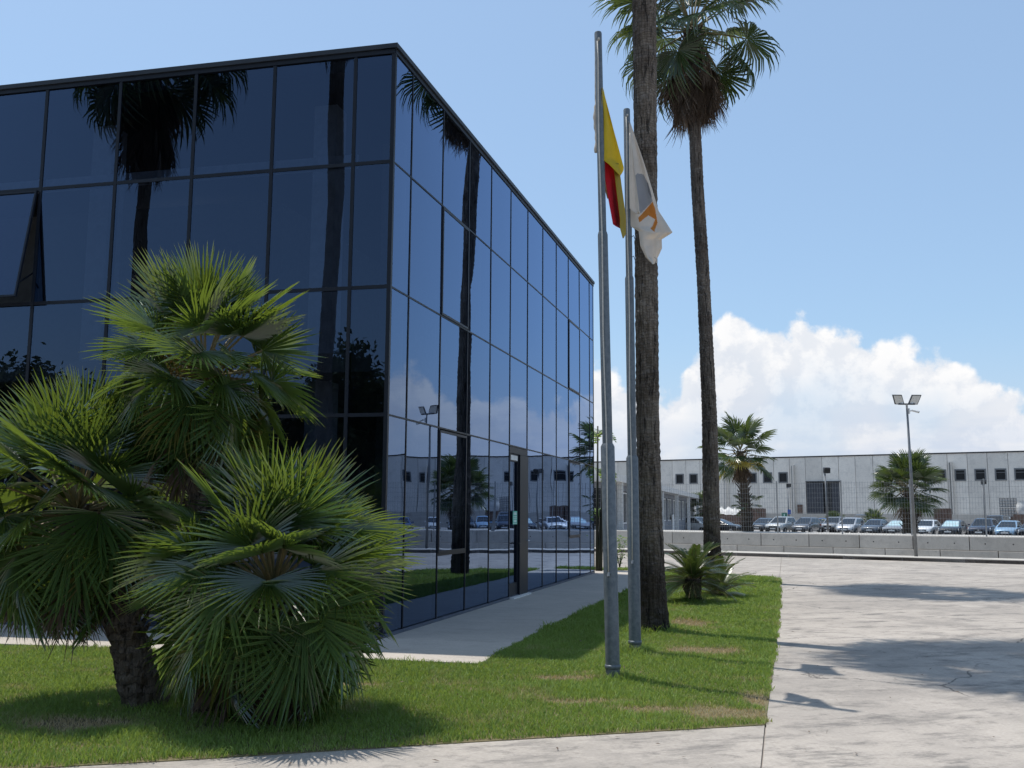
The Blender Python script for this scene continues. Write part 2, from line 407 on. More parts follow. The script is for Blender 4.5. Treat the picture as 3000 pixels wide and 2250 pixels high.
def mat_galv(name):
    m, g, out = newmat(name); tc = g.new('ShaderNodeTexCoord'); v = tc.outputs['Object']
    b = g.noise(v, 22, 5, .65); s = g.noise(g.mapping(v, (14, 14, 1.2)), 1.0, 5, .6)
    c = g.mix(g.mr(b, .35, .68), (.150, .168, .182), (.100, .118, .132))
    c = g.mix(g.m('MULTIPLY', g.mr(s, .5, .7), .6), c, (.075, .105, .125))
    prin(g, out, c, .52, .35, g.bump(b, .1, .01), .4); return m
M['galv'] = mat_galv('galvanised_steel')
def mat_cloth(name, col, tr, mix=.35):
    m, g, out = newmat(name); tc = g.new('ShaderNodeTexCoord'); v = tc.outputs['Object']
    c = g.mix(g.mr(g.noise(v, 5, 4, .6), .3, .7), col, tuple(x * .88 for x in col))
    p = g.new('ShaderNodeBsdfPrincipled'); g.l.new(c, p.inputs['Base Color']); p.inputs['Roughness'].default_value = .8; p.inputs['Specular IOR Level'].default_value = .2
    wv = g.noise(v, 400, 2, .5); g.l.new(g.bump(wv, .1, .004), p.inputs['Normal'])
    t = g.new('ShaderNodeBsdfTranslucent'); t.inputs[0].default_value = (*tr, 1)
    mx = g.new('ShaderNodeMixShader'); mx.inputs[0].default_value = mix
    g.l.new(p.outputs[0], mx.inputs[1]); g.l.new(t.outputs[0], mx.inputs[2]); g.l.new(mx.outputs[0], out.inputs[0]); return m
M['f_yel'] = mat_cloth('yellow_cloth', (.66, .50, .04), (.72, .55, .03))
M['f_oli'] = mat_cloth('ochre_cloth', (.42, .32, .045), (.42, .32, .04))
M['f_red'] = mat_cloth('red_cloth', (.52, .02, .035), (.60, .02, .03))
M['f_whi'] = mat_cloth('white_cloth', (.74, .68, .60), (.64, .57, .49))
M['f_gry'] = mat_cloth('grey_print', (.36, .36, .37), (.30, .30, .31))
M['f_dgr'] = mat_cloth('dark_grey_print', (.22, .22, .23), (.18, .18, .19))
M['f_ora'] = mat_cloth('orange_print', (.58, .24, .05), (.60, .24, .04))

def mat_grass():
    m, g, out = newmat('grass_blades')
    a = g.new('ShaderNodeAttribute'); a.attribute_name = 'dry'; b = g.new('ShaderNodeAttribute'); b.attribute_name = 'var'
    c = g.mix(b.outputs['Fac'], (.066, .134, .024), (.300, .420, .100))
    c = g.mix(a.outputs['Fac'], c, (.50, .39, .24))
    p = g.new('ShaderNodeBsdfPrincipled'); g.l.new(c, p.inputs['Base Color']); p.inputs['Roughness'].default_value = .55; p.inputs['Specular IOR Level'].default_value = .35
    t = g.new('ShaderNodeBsdfTranslucent'); g.l.new(g.mix(a.outputs['Fac'], (.30, .40, .060), (.45, .35, .15)), t.inputs[0])
    mx = g.new('ShaderNodeMixShader'); mx.inputs[0].default_value = .38
    g.l.new(p.outputs[0], mx.inputs[1]); g.l.new(t.outputs[0], mx.inputs[2]); g.l.new(mx.outputs[0], out.inputs[0]); return m
M['grass'] = mat_grass()
def paint(name, col, metal=.35):
    m, g, out = newmat(name); prin(g, out, col, .32, metal, None, .5, .8); return m

# ------------------------------------------------------------------ the ground
A_R, A_L = R(15.631), R(-76.946)
dR = np.array([math.sin(A_R), math.cos(A_R), 0.]); dL = np.array([math.sin(A_L), math.cos(A_L), 0.])
nR = np.array([dR[1], -dR[0], 0.]); nL = np.array([-dL[1], dL[0], 0.])
UP = np.array([0, 0, 1.])
C0 = np.array([-1.604, 12.474, 0.])
KD = np.array([.843, -.537, 0.]); KN = np.array([-.537, -.843, 0.])   # along the yard wall / towards the yard
K0 = np.array([12., 35.6, 0.])         # kerb line
W0 = np.array([12., 37.6, 0.])         # front of the concrete wall

o = MB().prism([(-900, -900), (900, -900), (900, 1500), (-900, 1500)], -1.2, -.36).build('ground', M['ground']); tag(o, kind='structure')
yard = MB().prism([(-70, -60), (90, -60), (90, -14.1), tuple((K0 + KD * 60)[:2]), tuple((K0 - KD * 70)[:2]), (-70, 70)], -.34, -.014).build('yard', M['kerb']); tag(yard, kind='structure')
J0 = np.array([1.95, 7.70, 0.]); jd = dR[:2]; jn = nR[:2]
def jp(t, off=0.0): p = J0[:2] + jd * t + jn * off; return (float(p[0]), float(p[1]))
def kerb_hit(off):                       # where the joint line meets the kerb
    a = np.array([jd, -KD[:2]]).T; s_, t_ = np.linalg.solve(a, (K0 + KN * .02)[:2] - (J0[:2] + jn * off)); return jp(s_, off)
kq = lambda t: tuple((K0 + KN * .02 + KD * t)[:2])
MB().prism([jp(-70, -.006), jp(0, -.006), kerb_hit(-.006), kq(-68), (-69, 68), (-69, -59)], -.013, 0.0).build('concrete_slab', M['yard'], yard)
MB().prism([jp(-70, .006), kerb_hit(.006), kq(58), (89, -15), (89, -59)], -.013, 0.0).build('concrete_slab', M['yard'], yard)
# path round the glass building
lawn_edge_in = [(-14., 13.55), (-6.02, 11.78), (-4.84, 11.55), (-1.5, 10.76), (-.34, 10.50), (-.25, 10.75), (-.19, 11.25), (-.02, 11.80), (.5, 13.80), (1.11, 15.95), (1.72, 18.10), (2.32, 20.25), (4.22, 26.85)]
end = C0 + dR * 15.6
pth = [(-14., 16.3)] + [tuple(C0[:2] + dL[:2] * 1.0), tuple(C0[:2] + dR[:2] * 14.0), tuple(end[:2] - nR[:2] * 1.0), (4.25, 26.95)] + lawn_edge_in[::-1]
o = MB().prism(lawn_edge_in + [(4.30, 27.1), tuple((C0 + dR * 15.3 - nR * .5)[:2]), tuple((C0 - nR * .5 + dR)[:2]), tuple((C0 + dL * 13 - nL * .3)[:2])], -.02, .028).build('path', M['path']); tag(o, kind='structure')
lawn = lawn_edge_in[:-1] + [(4.15, 26.6), (5.74, 25.97), (6.62, 24.30), (4.9, 18.05), (3.16, 11.88), (1.95, 7.70), (.02, 7.16), (-1.1, 6.84), (-2.16, 6.52), (-2.94, 6.32), (-14., 3.2)]
o = MB().prism(lawn, -.02, .006).build('lawn_soil', M['soil']); tag(o, kind='structure')
strip = [(1.4, 28.2), (4.1, 27.35), (4.3, 28.0), (1.6, 29.0)]
o = MB().prism(strip, -.02, .012).build('verge_soil', M['soil']); tag(o, kind='structure')
# kerb, pavement, raised strip behind the wall, car park
kb = MB()
for i in range(-28, 24):
    a, b = K0 + KD * (i * 2.0 + .006), K0 + KD * (i * 2.0 + 1.994)
    kerb = MB().prism([tuple(a[:2]), tuple(b[:2]), tuple((b - KN * .22)[:2]), tuple((a - KN * .22)[:2])], -.2, .118 + .004 * (i % 3)).mesh('kerb_stone', M['kerb'])
    if i == -28:
        kroot = MB().prism([tuple((K0 - KD * 58)[:2]), tuple((K0 + KD * 48)[:2]), tuple((K0 + KD * 48 - KN * 1.95)[:2]), tuple((K0 - KD * 58 - KN * 1.95)[:2])], -.3, .10).build('pavement', M['kerbtop']); tag(kroot, kind='structure')
        MB().prism([tuple((K0 - KD * 58 - KN * .225)[:2]), tuple((K0 + KD * 48 - KN * .225)[:2]), tuple((K0 + KD * 48 - KN * 1.9)[:2]), tuple((K0 - KD * 58 - KN * 1.9)[:2])], .09, .121).build('paving', M['kerbtop'], kroot)
    put(bpy.data.objects.new('kerb_stone', kerb), kroot)
o = MB().prism([tuple((W0 - KD * 60 - KN * .30)[:2]), tuple((W0 + KD * 46 - KN * .30)[:2]), tuple((W0 + KD * 46 - KN * 4.6)[:2]), tuple((W0 - KD * 60 - KN * 5.2)[:2])], -.34, .825).build('raised_pavement', M['kerbtop']); tag(o, kind='structure')
o = MB().prism([tuple((W0 - KD * 70 - KN * 4.7)[:2]), tuple((W0 + KD * 70 - KN * 4.7)[:2]), tuple((W0 + KD * 130 - KN * 120)[:2]), tuple((W0 - KD * 130 - KN * 120)[:2])], -.35, -.30).build('car_park', M['asphalt']); tag(o, kind='structure')

# ------------------------------------------------------------------ glass office building
def office():
    T = thing('glass_office_building', tuple(C0 + dR * 3), 'dark mirror-glass office block with black parapet, left half of the picture', 'office building')
    rows = [.075, 2.84, 4.53, 6.235, 7.76]
    cl = [0, .57, 1.77, 2.985, 4.20, 5.43, 6.65, 7.87, 9.09, 10.31, 11.53]
    cr = [0, .665, 1.96, 3.255, 4.53, 5.815, 7.10, 8.385, 9.68, 10.975, 12.28, 13.60, 14.13]
    fw = .021
    def pane_obj(name, d, n, s0, s1, z0, z1, out, tilt=0.0, thick=.02, mat='glass'):
        b = MB(); c = C0 + d * (s0 + s1) / 2 + UP * (z0 + z1) / 2
        b.add([(-(s1 - s0) / 2, 0, -(z1 - z0) / 2), ((s1 - s0) / 2, 0, -(z1 - z0) / 2), ((s1 - s0) / 2, 0, (z1 - z0) / 2), (-(s1 - s0) / 2, 0, (z1 - z0) / 2)], [(0, 1, 2, 3)])
        me = b.mesh(name, M[mat])
        y = n                                    # face normal out of the wall
        m = Matrix(((d[0], -y[0], 0, 0), (d[1], -y[1], 0, 0), (0, 0, 1, 0), (0, 0, 0, 1)))
        m = Matrix.Translation(Vector(c + n * out)) @ m @ Matrix.Rotation(tilt + random.gauss(0, R(.05)), 4, 'X') @ Matrix.Rotation(random.gauss(0, R(.05)), 4, 'Z')
        return inst(name, me, m, T)
    def bar(d, n, s0, s1, z0, z1, o0, o1):
        return MB().obox(C0 + d * (s0 + s1) / 2 + UP * (z0 + z1) / 2 + n * (o0 + o1) / 2, d * (s1 - s0) / 2, n * (o1 - o0) / 2, UP * (z1 - z0) / 2)
    def casement(d, n, s0, s1, z0, z1):
        b = MB(); w = .035
        for q in ((s0, s0 + w, z0, z1), (s1 - w, s1, z0, z1), (s0 + w, s1 - w, z0, z0 + w), (s0 + w, s1 - w, z1 - w, z1)):
            b.obox(C0 + d * (q[0] + q[1]) / 2 + UP * (q[2] + q[3]) / 2 + n * .009, d * (q[1] - q[0]) / 2, n * .008, UP * (q[3] - q[2]) / 2)
        return b.build('casement_frame', M['frame'], T)
    for face, (d, n, cols) in enumerate(((dL, nL, cl), (dR, nR, cr))):
        fw = (.026, .014)[face]
        for ci in range(len(cols) - 1):
            for ri in range(4):
                s0, s1, z0, z1 = cols[ci] + fw, cols[ci + 1] - fw, rows[ri] + fw, rows[ri + 1] - fw
                if face == 0 and ci == 5 and ri == 2:         # the open top-hung window
                    w = bar(dL, nL, 0, 0, 0, 0, 0, 0)
                    ang = math.asin(.27 / (z1 - z0)); zt = z1 - .01
                    hinge = C0 + d * (s0 + s1) / 2 + UP * zt + n * .03
                    mh = Matrix(((d[0], -n[0], 0, 0), (d[1], -n[1], 0, 0), (0, 0, 1, 0), (0, 0, 0, 1)))
                    mh = Matrix.Translation(Vector(hinge)) @ mh @ Matrix.Rotation(-ang, 4, 'X')
                    hw, hh = (s1 - s0) / 2, (z1 - z0)
                    me = MB().add([(-hw + .03, 0, -hh + .03), (hw - .03, 0, -hh + .03), (hw - .03, 0, -.03), (-hw + .03, 0, -.03)], [(0, 1, 2, 3)]).mesh('pane', M['glass'])
                    inst('pane', me, mh, T)
                    b = MB(); q = .028
                    for cxx, czz, sx_, sz_ in ((-hw + q / 2, -hh / 2, q, hh), (hw - q / 2, -hh / 2, q, hh), (0, -hh + q / 2, 2 * hw - 2 * q, q), (0, -q / 2, 2 * hw - 2 * q, q)):
                        b.box((cxx, 0, czz), (sx_, .035, sz_))
                    inst('casement_frame', b.mesh('casement_frame', M['frame']), mh, T)
                    for sg in (-1, 1): MB().obox(C0 + d * ((s0 + s1) / 2 + sg * (hw - .05)) + UP * (z0 + .35) + n * .06, d * .008, n * .13 - UP * .10, UP * .012).build('window_stay', M['frame'], T)
                    continue
                if face == 1 and ri == 0 and ci == 5: continue          # the entrance
                if face == 1 and ((ci == 2 and ri == 2) or (ci == 9 and ri == 2)): casement(d, n, s0, s1, z0, z1); pane_obj('pane', d, n, s0 + .03, s1 - .03, z0 + .03, z1 - .03, .008); continue
                if face == 1 and ri == 0 and ci in (2, 9):
                    zl = .98 if ci == 2 else 1.02
                    pane_obj('pane', d, n, s0, s1, z0, zl - .02, -.004)
                    bar(d, n, s0, s1, zl - .018, zl + .018, -.05, .008).build('transom', M['frame'], T)
                    casement(d, n, s0, s1, zl + .02, z1 - .02); pane_obj('pane', d, n, s0 + .03, s1 - .03, zl + .05, z1 - .05, .008); continue
                pane_obj('pane', d, n, s0, s1, z0, z1, -.004)
        for ci, s in enumerate(cols):
            if ci == 0: continue
            bar(d, n, s - fw + .002, s + fw - .002, .07, 7.75, -.07, .006).build('mullion', M['frame'], T)
        for z in rows[1:-1]:
            for ci in range(len(cols) - 1):
                bar(d, n, cols[ci] + fw - .001, cols[ci + 1] - fw + .001, z - fw + .002, z + fw - .002, -.06, .004).build('transom', M['frame'], T)
    # corner post, sills and parapet
    b = MB(); b.obox(C0 + UP * 3.92 + (nR + nL) * -.02, nR * .028, nL * .028, UP * 3.84); b.build('corner_post', M['frame'], T)
    for d, n, L, cols in ((dL, nL, 13., cl), (dR, nR, 14.15, cr)):
        ed = [c for c in cols] + ([13.] if d is dL else [])
        for i in range(len(ed) - 1):
            bar(d, n, ed[i] + .003, ed[i + 1] - .003, .03, .072, -.06, .014 + .0006 * (i % 3)).build('sill', M['sill'], T)
    for d, n, L in ((dL, nL, 13.0), (dR, nR, 14.18)):
        bar(d, n, -.040 if d is dR else 0, L, 7.82, 7.885, -.20, .040).build('parapet_cap', M['cap'], T)
        bar(d, n, 0, L, 7.755, 7.82, -.18, .012 + (.001 if d is dR else 0)).build('parapet_fascia', M['frame'], T)
    # end wall, roof and what shows inside
    far, lef = C0 + dR * 14.13, C0 + dL * 13.0
    poly = [tuple((C0 - nR * .075 - nL * .075)[:2]), tuple((far - nR * .075)[:2]), tuple((far + dL * 12.8)[:2]), tuple((lef - nL * .075)[:2])]
    MB().prism(poly, 7.60, 7.78).build('roof', M['cap'], T)
    MB().prism(poly, 3.42, 3.68).build('floor_slab', M['interior'], T)
    MB().prism(poly, .02, .06).build('ground_floor', M['interior'], T)
    bar(dR, nR, 14.10, 14.14, .03, 7.75, -12., -.02).build('end_wall', M['cap'], T)
    bar(dL, nL, 12.95, 13.0, .03, 7.75, -14., -.02).build('end_wall', M['cap'], T)
    inn = C0 - nR * 4.2 - nL * 4.6
    MB().obox(inn + dR * 5.2 + UP * 3.8, dR * 5.0, nR * .1, UP * 3.7).build('inner_wall', M['interior'], T)
    MB().obox(inn + dL * 4.4 + UP * 3.8, dL * 4.2, nL * .1, UP * 3.7).build('inner_wall', M['interior'], T)
    bar(dL, nL, .60, 12.5, 6.27, 6.46, -.26, -.22).build('inner_parapet', M['interior_light'], T)
    for s in (1.2, 4.9, 8.5): bar(dL, nL, s, s + .35, .06, 7.5, -1.2, -.85).build('inner_column', M['interior_light'], T)
    for s in (2.4, 6.3, 10.2): bar(dR, nR, s, s + .35, .06, 7.5, -1.2, -.85).build('inner_column', M['interior'], T)
    # entrance: dark jambs, glazed leaf, solid dark leaf, handle, notice, threshold
    s0, s1 = 5.815 + fw, 7.10 - fw
    bar(dR, nR, s0, s1, 2.70, 2.82, -.05, .004).build('door_head', M['frame'], T)
    dl = MB()
    for a, b_, c_, e_ in ((s0, s0 + .05, .06, 2.69), (6.40, 6.46, .06, 2.69), (s0 + .05, 6.40, .06, .30), (s0 + .05, 6.40, 2.55, 2.69)):
        dl.obox(C0 + dR * (a + b_) / 2 + UP * (c_ + e_) / 2 - nR * .03, dR * (b_ - a) / 2, nR * .025, UP * (e_ - c_) / 2)
    dr = dl.build('door', M['frame'], T)
    pane_obj('door_pane', dR, nR, s0 + .055, 6.395, .305, 2.545, -.03)
    MB().obox(C0 + dR * 6.15 + UP * 2.62 - nR * .002, dR * .24, nR * .003, UP * .045).build('door_sign', M['white'], T)
    bar(dR, nR, 6.47, s1 - .004, .06, 2.69, -.05, .03).build('door_leaf', M['frame'], T)
    MB().tube([C0 + dR * 6.43 + nR * .0 + UP * 1.02, C0 + dR * 6.43 + nR * .06 + UP * 1.02, C0 + dR * 6.30 + nR * .065 + UP * 1.02], .011, 8).build('door_handle', M['black'], T)
    MB().tube([C0 + dR * 6.95 + nR * .03 + UP * 1.06, C0 + dR * 6.95 + nR * .09 + UP * 1.06, C0 + dR * 6.82 + nR * .09 + UP * 1.06], .012, 8).build('door_handle', M['chrome'], T)
    bar(dR, nR, s0, s1, .028, .058, -.06, .10).build('threshold', M['threshold'], T)
    nb = MB(); cx_ = C0 + dR * 6.20 + nR * .004 + UP * 1.50
    nb.obox(cx_, dR * .15, nR * .002, UP * .125)
    nn = nb.build('notice', M['notice'], T)
    b = MB()
    for zz, hh_, ww in ((.075, .04, .10), (.02, .012, .12), (-.01, .012, .12), (-.06, .035, .10), (-.105, .010, .12)):
        b.obox(cx_ + nR * .004 + UP * zz, dR * ww, nR * .0012, UP * hh_ * .6)
    b.build('notice_print', M['noticew'], nn)
    return T
office()

# ------------------------------------------------------------------ precast wall along the yard
def yard_wall():
    T = thing('concrete_block_wall', tuple(W0), 'long low wall of two courses of precast concrete blocks behind the yard kerb', 'wall')
    def blk(s, L, z0, z1, off):
        a = W0 + KD * s + KN * off
        return MB().obox(a + KD * L / 2 - KN * .14 + UP * (z0 + z1) / 2, KD * (L / 2 - .012), KN * .14, UP * (z1 - z0) / 2).build('concrete_block', M['block'], T, bevel=.012)
    L = 1.885
    for i in range(-28, 20):
        o = blk(-2.51 + L * i, L, .360, .838, .012 * ((i * 7) % 3 - 1) * .5)
        if -6 <= i <= 11:
            for fr_ in (.27, .74):
                p = W0 + KD * (-2.51 + L * (i + fr_)) + KN * (.012 * ((i * 7) % 3 - 1) * .5 + .001) + UP * .60
                MB().tube([p + KN * .0015, p - KN * .05], [.026, .026], 8).build('lifting_hole', M['black'], o)
        blk(-1.6 + L * i, L, .10, .348, .03)
    MB().obox(W0 - KD * 6 - KN * .17 + UP * .842, KD * 46, KN * .15, UP * .010).build('wall_capping', M['kerbtop'], T)
yard_wall()

# ------------------------------------------------------------------ mesh fence on the wall
def fence():
    F0 = W0 - KN * .42; z0, z1 = .84, 2.86; Lp = 2.5
    T = thing('wire_mesh_fence', tuple(F0 + UP * z0), 'grey welded wire mesh fence on posts standing on the block wall', 'fence')
    def panel_mesh():
        b = MB()
        for k in range(1, 25):
            b.obox(KD * (k * .1) + UP * (z1 - z0) / 2, KD * .0028, KN * .0028, UP * ((z1 - z0) / 2 - .01))
        for z in np.arange(.06, z1 - z0, .19):
            b.obox(KD * Lp / 2 + UP * z, KD * (Lp / 2 - .03), KN * .0032, UP * .0032)
        return b.mesh('wire_panel', M['fence'])
    pm_ = panel_mesh()
    post = MB().obox(UP * ((z1 - z0) / 2 + .02), KD * .024, KN * .024, UP * ((z1 - z0) / 2 + .02)).mesh('post', M['fence'])
    s = 3.05 - 2.5 * 7
    for i in range(16):
        p = F0 + KD * (s + i * Lp) + UP * z0
        inst('post', post, Matrix.Translation(Vector(p)), T)
        if i < 15:
            o = inst('wire_panel', pm_, Matrix.Translation(Vector(p)), T); o['kind'] = 'stuff'
fence()

# ------------------------------------------------------------------ warehouse behind the car park
WH0 = np.array([15.5, 152., 0.]); WD = np.array([.844, -.536, 0.]); WN = np.array([-.536, -.844, 0.])
def warehouse():
    T = thing('concrete_warehouse', tuple(WH0 + WD * 30), 'long grey warehouse of upright precast panels with small square windows, beyond the car park', 'warehouse')
    joints = [-12.0, -9.8, -7.6, -5.4, -3.2, -1.0, 1.2, 3.5, 5.8, 8.05, 10.24, 12.42, 14.63, 16.85, 19.05, 21.25, 23.45, 25.65, 27.9, 30.13, 32.42, 34.65, 36.87, 39.17, 41.5, 43.8, 46.1, 48.41, 50.78, 53.1, 55.45]
    while joints[-1] < 98: joints.append(joints[-1] + 2.34)
    win = [11.43, 13.61, 22.53, 24.76, 26.99, 40.17, 42.6, 47.61, 49.89, 52.23, 54.56, 56.75, 62., 66.6, 69., 71.4, 76.]
    H1, wz0, wz1, ww = 9.45, 5.98, 7.40, .62
    bx = lambda b, s0, s1, z0, z1, o0, o1: b.obox(WH0 + WD * (s0 + s1) / 2 + UP * (z0 + z1) / 2 + WN * (o0 + o1) / 2, WD * (s1 - s0) / 2, WN * (o1 - o0) / 2, UP * (z1 - z0) / 2)
    for i in range(len(joints) - 1):
        a, c = joints[i] + .025, joints[i + 1] - .025
        w = [x for x in win if a + .3 < x < c - .3]
        b = MB(); oo = .012 * ((i * 5) % 3)
        zb = -.3
        if 30.0 < joints[i] < 34.0: zb = 5.98
        if w:
            x = min(max(w[0], a + ww + .2), c - ww - .2)
            bx(b, a, x - ww, zb, H1, -.3, oo); bx(b, x + ww, c, zb, H1, -.3, oo); bx(b, x - ww, x + ww, zb, wz0, -.3, oo); bx(b, x - ww, x + ww, wz1, H1, -.3, oo)
        else: bx(b, a, c, zb, H1, -.3, oo)
        b.build('wall_panel', M['panel'], T)
        if w:
            fr = MB(); q = .12
            for r in ((x - ww - .05, x - ww + q, wz0 - .05, wz1 + .05), (x + ww - q, x + ww + .05, wz0 - .05, wz1 + .05), (x - ww + q, x + ww - q, wz0 - .05, wz0 + q), (x - ww + q, x + ww - q, wz1 - q, wz1 + .05)):
                bx(fr, r[0], r[1], r[2], r[3], -.1, oo + .05)
            f = fr.build('window', M['winframe'], T)
            p = MB(); bx(p, x - ww + q - .01, x + ww - q + .01, wz0 + q - .01, wz1 - q + .01, -.12, -.09); p.build('window_pane', M['pane'], f)
            if x > 45: p = MB(); bx(p, x - ww + q, x + ww - q, wz1 - .48, wz1 - .42, -.08, .03); p.build('window_bar', M['winframe'], f)
    b = MB(); bx(b, -12.3, 98, 9.45, 9.62, -.5, .09); b.build('roof_edge', M['lamphead'], T)
    b = MB(); bx(b, -12.0, 97, -.3, 9.4, -20., -.35); b.build('hall_body', M['interior'], T)
    # sliding door of dark steel sheets, one leaf half open
    for i, (s0, s1, o) in enumerate(((30.2, 31.35, .10), (31.37, 32.5, .10), (33.6, 34.8, -.05))):
        b = MB(); bx(b, s0, s1, -.25, 5.9, o - .06, o)
        for k in range(5): bx(b, s0 + .08 + k * .22, s0 + .13 + k * .22, -.2, 5.85, o, o + .03)
        b.build('door_leaf', M['door_dark'], T)
    b = MB(); bx(b, 30.15, 34.8, 5.98, 6.12, 0.02, .22); b.build('door_track', M['lamphead'], T)
    b = MB(); bx(b, 30.13, 34.82, -.3, 5.97, -.34, -.30); b.build('doorway', M['black'], T)
    for s in (18.65, 28.5, 48.9, 68.5):
        b = MB(); bx(b, s - .05, s + .10, -.3, 8.4, .02, .62); b.build('buttress_fin', M['panel'], T)
        MB().tube([WH0 + WD * (s - .2) + WN * .16 + UP * -.2, WH0 + WD * (s - .2) + WN * .16 + UP * 8.3], .09, 8).build('downpipe', M['lampgrey'], T)
    b = MB(); bx(b, 28.95, 29.6, 1.4, 2.9, .02, .3); b.build('wall_box', M['rust'], T)
    # boundary wall in front of it
    T2 = thing('car_park_boundary_wall', tuple(WH0 + WN * 12 + WD * 30), 'weathered grey boundary wall between the parked cars and the warehouse', 'wall')
    L = 3.0
    for i in range(-8, 30):
        o = .02 * ((i * 3) % 4) * .5
        for r in range(3):
            b = MB(); z = -.3 + r * .66
            b.obox(WH0 + WN * 12 + WD * (i * L + L / 2 + (.7 if r % 2 else 0)) + UP * (z + .33) + WN * o, WD * (L / 2 - .012), WN * .12, UP * .322)
            b.build('concrete_block', M['block'], T2)
warehouse()

# ------------------------------------------------------------------ low canopy building by the fence
def kiosk():
    P = np.array([5.08, 47.0, 0]); d = np.array([15., 57., 0]); d /= np.linalg.norm(d); n = np.array([d[1], -d[0], 0])
    T = thing('gatehouse', tuple(P + d * 20), 'low grey gatehouse with white posts and a pale flat canopy, left of the parked cars', 'gatehouse')
    bx = lambda b, s0, s1, z0, z1, o0, o1: b.obox(P + d * (s0 + s1) / 2 + UP * (z0 + z1) / 2 + n * (o0 + o1) / 2, d * (s1 - s0) / 2, n * (o1 - o0) / 2, UP * (z1 - z0) / 2)
    zg = -.3
    b = MB(); bx(b, -2, 58, 3.05, 3.40, -4.5, .35); b.build('canopy', M['canopy'], T)
    b = MB(); bx(b, -1.5, 57, zg, 1.0, -4., -.45); b.build('lower_wall', M['brickgrey'], T)
    b = MB(); bx(b, -1.5, 57, 2.75, 3.05, -4., -.45); b.build('upper_wall', M['brickgrey'], T)
    b = MB(); bx(b, -1.4, 56.9, 1.0, 2.75, -3.9, -.60); b.build('window_band', M['pane'], T)
    s = -1.0
    while s < 56:
        b = MB(); bx(b, s, s + .22, 1.0, 2.75, -.62, -.40); b.build('pier', M['brickgrey'], T)
        for k in range(2):
            w = MB(); a, e = s + .35 + k * 1.9, s + 2.1 + k * 1.9
            for q in ((a, a + .09, 1.02, 2.7), (e - .09, e, 1.02, 2.7), (a + .09, e - .09, 1.02, 1.10), (a + .09, e - .09, 2.62, 2.7)): bx(w, q[0], q[1], q[2], q[3], -.6, -.50)
            w.build('window_frame', M['white'], T)
        s += 4.15
    for s in (.0, 18.8, 29.7, 41., 52.3, 9.4):
        b = MB(); bx(b, s - .13, s + .13, zg, 3.05, .02, .28); b.build('post', M['white'], T)
    b = MB(); bx(b, 31.5, 33.0, zg, 1.5, -.44, -.36); b.build('white_board', M['white'], T)
    b = MB(); bx(b, 46.5, 47.8, zg, 2.6, -.44, -.38); b.build('door', M['black'], T)
kiosk()

# ------------------------------------------------------------------ palms
def seg_leaf(name, mat, R_, n, ang, pet, droop=.0, fold=.45, split=.45, wmax=.022, cup=.10, seed=1, jit=.08, pr=.010, curve=0.0, mats=None, tipbend=0.0, pitch=0.0):
    """fan leaf: stalk along +X, then n folded segments fanned round its end"""
    r_ = random.Random(seed); b = MB(); tip = []
    k = 5
    b.m = 1
    b.tube([(pet * t, 0, -curve * pet * (t ** 2)) for t in np.linspace(0, 1, k)], list(np.linspace(pr * 1.5, pr * .8, k)), 5, False)
    hub = np.array([pet, 0, -curve * pet]); b.m = 0
    tip += [0.0] * len(b.v)
    da = 2 * ang / (n - 1); cb, sb = math.cos(pitch), math.sin(pitch)
    rot = lambda v: np.array([v[0] * cb + v[2] * sb, v[1], -v[0] * sb + v[2] * cb])
    for i in range(n):
        a = -ang + da * i + r_.uniform(-.2, .2) * da
        ln = R_ * (.72 + .28 * math.cos(a * .75)) * (1 + r_.uniform(-jit, jit))
        dv = np.array([math.cos(a), math.sin(a), 0]); pv = np.array([-math.sin(a), math.cos(a), 0])
        bend = r_.uniform(-.06, .06); tb = tipbend * r_.uniform(.6, 1.4); dz = droop * r_.uniform(.7, 1.3)
        st = [.03, .34, .62, .84, 1.0]
        rows_ = []
        for q in st:
            w = min(q * ln * math.tan(da / 2) * 1.05, wmax) if q <= split + .2 else wmax * max(0.0, (1 - q) / (1 - split - .2)) ** .75
            e = max(0.0, q - .55) / .45
            p = hub + rot(dv * ln * q * (1 - .18 * tb * e * e) + pv * bend * ln * q * q + np.array([0, 0, cup * ln * q * abs(math.sin(a * .5)) * .9 - dz * ln * q * q - tb * ln * .55 * e ** 1.6]))
            rows_.append((p, w))
        o = len(b.v)
        for (p, w) in rows_[:-1]:
            b.v += [tuple(p + rot(-pv * w + np.array([0, 0, fold * w]))), tuple(p - rot(np.array([0, 0, fold * w]))), tuple(p + rot(pv * w + np.array([0, 0, fold * w])))]
        b.v.append(tuple(rows_[-1][0]))
        for q in st[:-1]: tip += [q] * 3
        tip.append(1.0)
        for j in range(3):
            x = o + j * 3
            for f in ((x, x + 1, x + 4, x + 3), (x + 1, x + 2, x + 5, x + 4)): b.f.append(f); b.mi.append(0)
        x = o + 9
        for f in ((x, x + 1, x + 3), (x + 1, x + 2, x + 3)): b.f.append(f); b.mi.append(0)
    me = b.mesh(name, [mat, M['petiole'] if mats is None else mats])
    at_ = me.attributes.new('tip', 'FLOAT', 'POINT'); at_.data.foreach_set('value', tip)
    return me

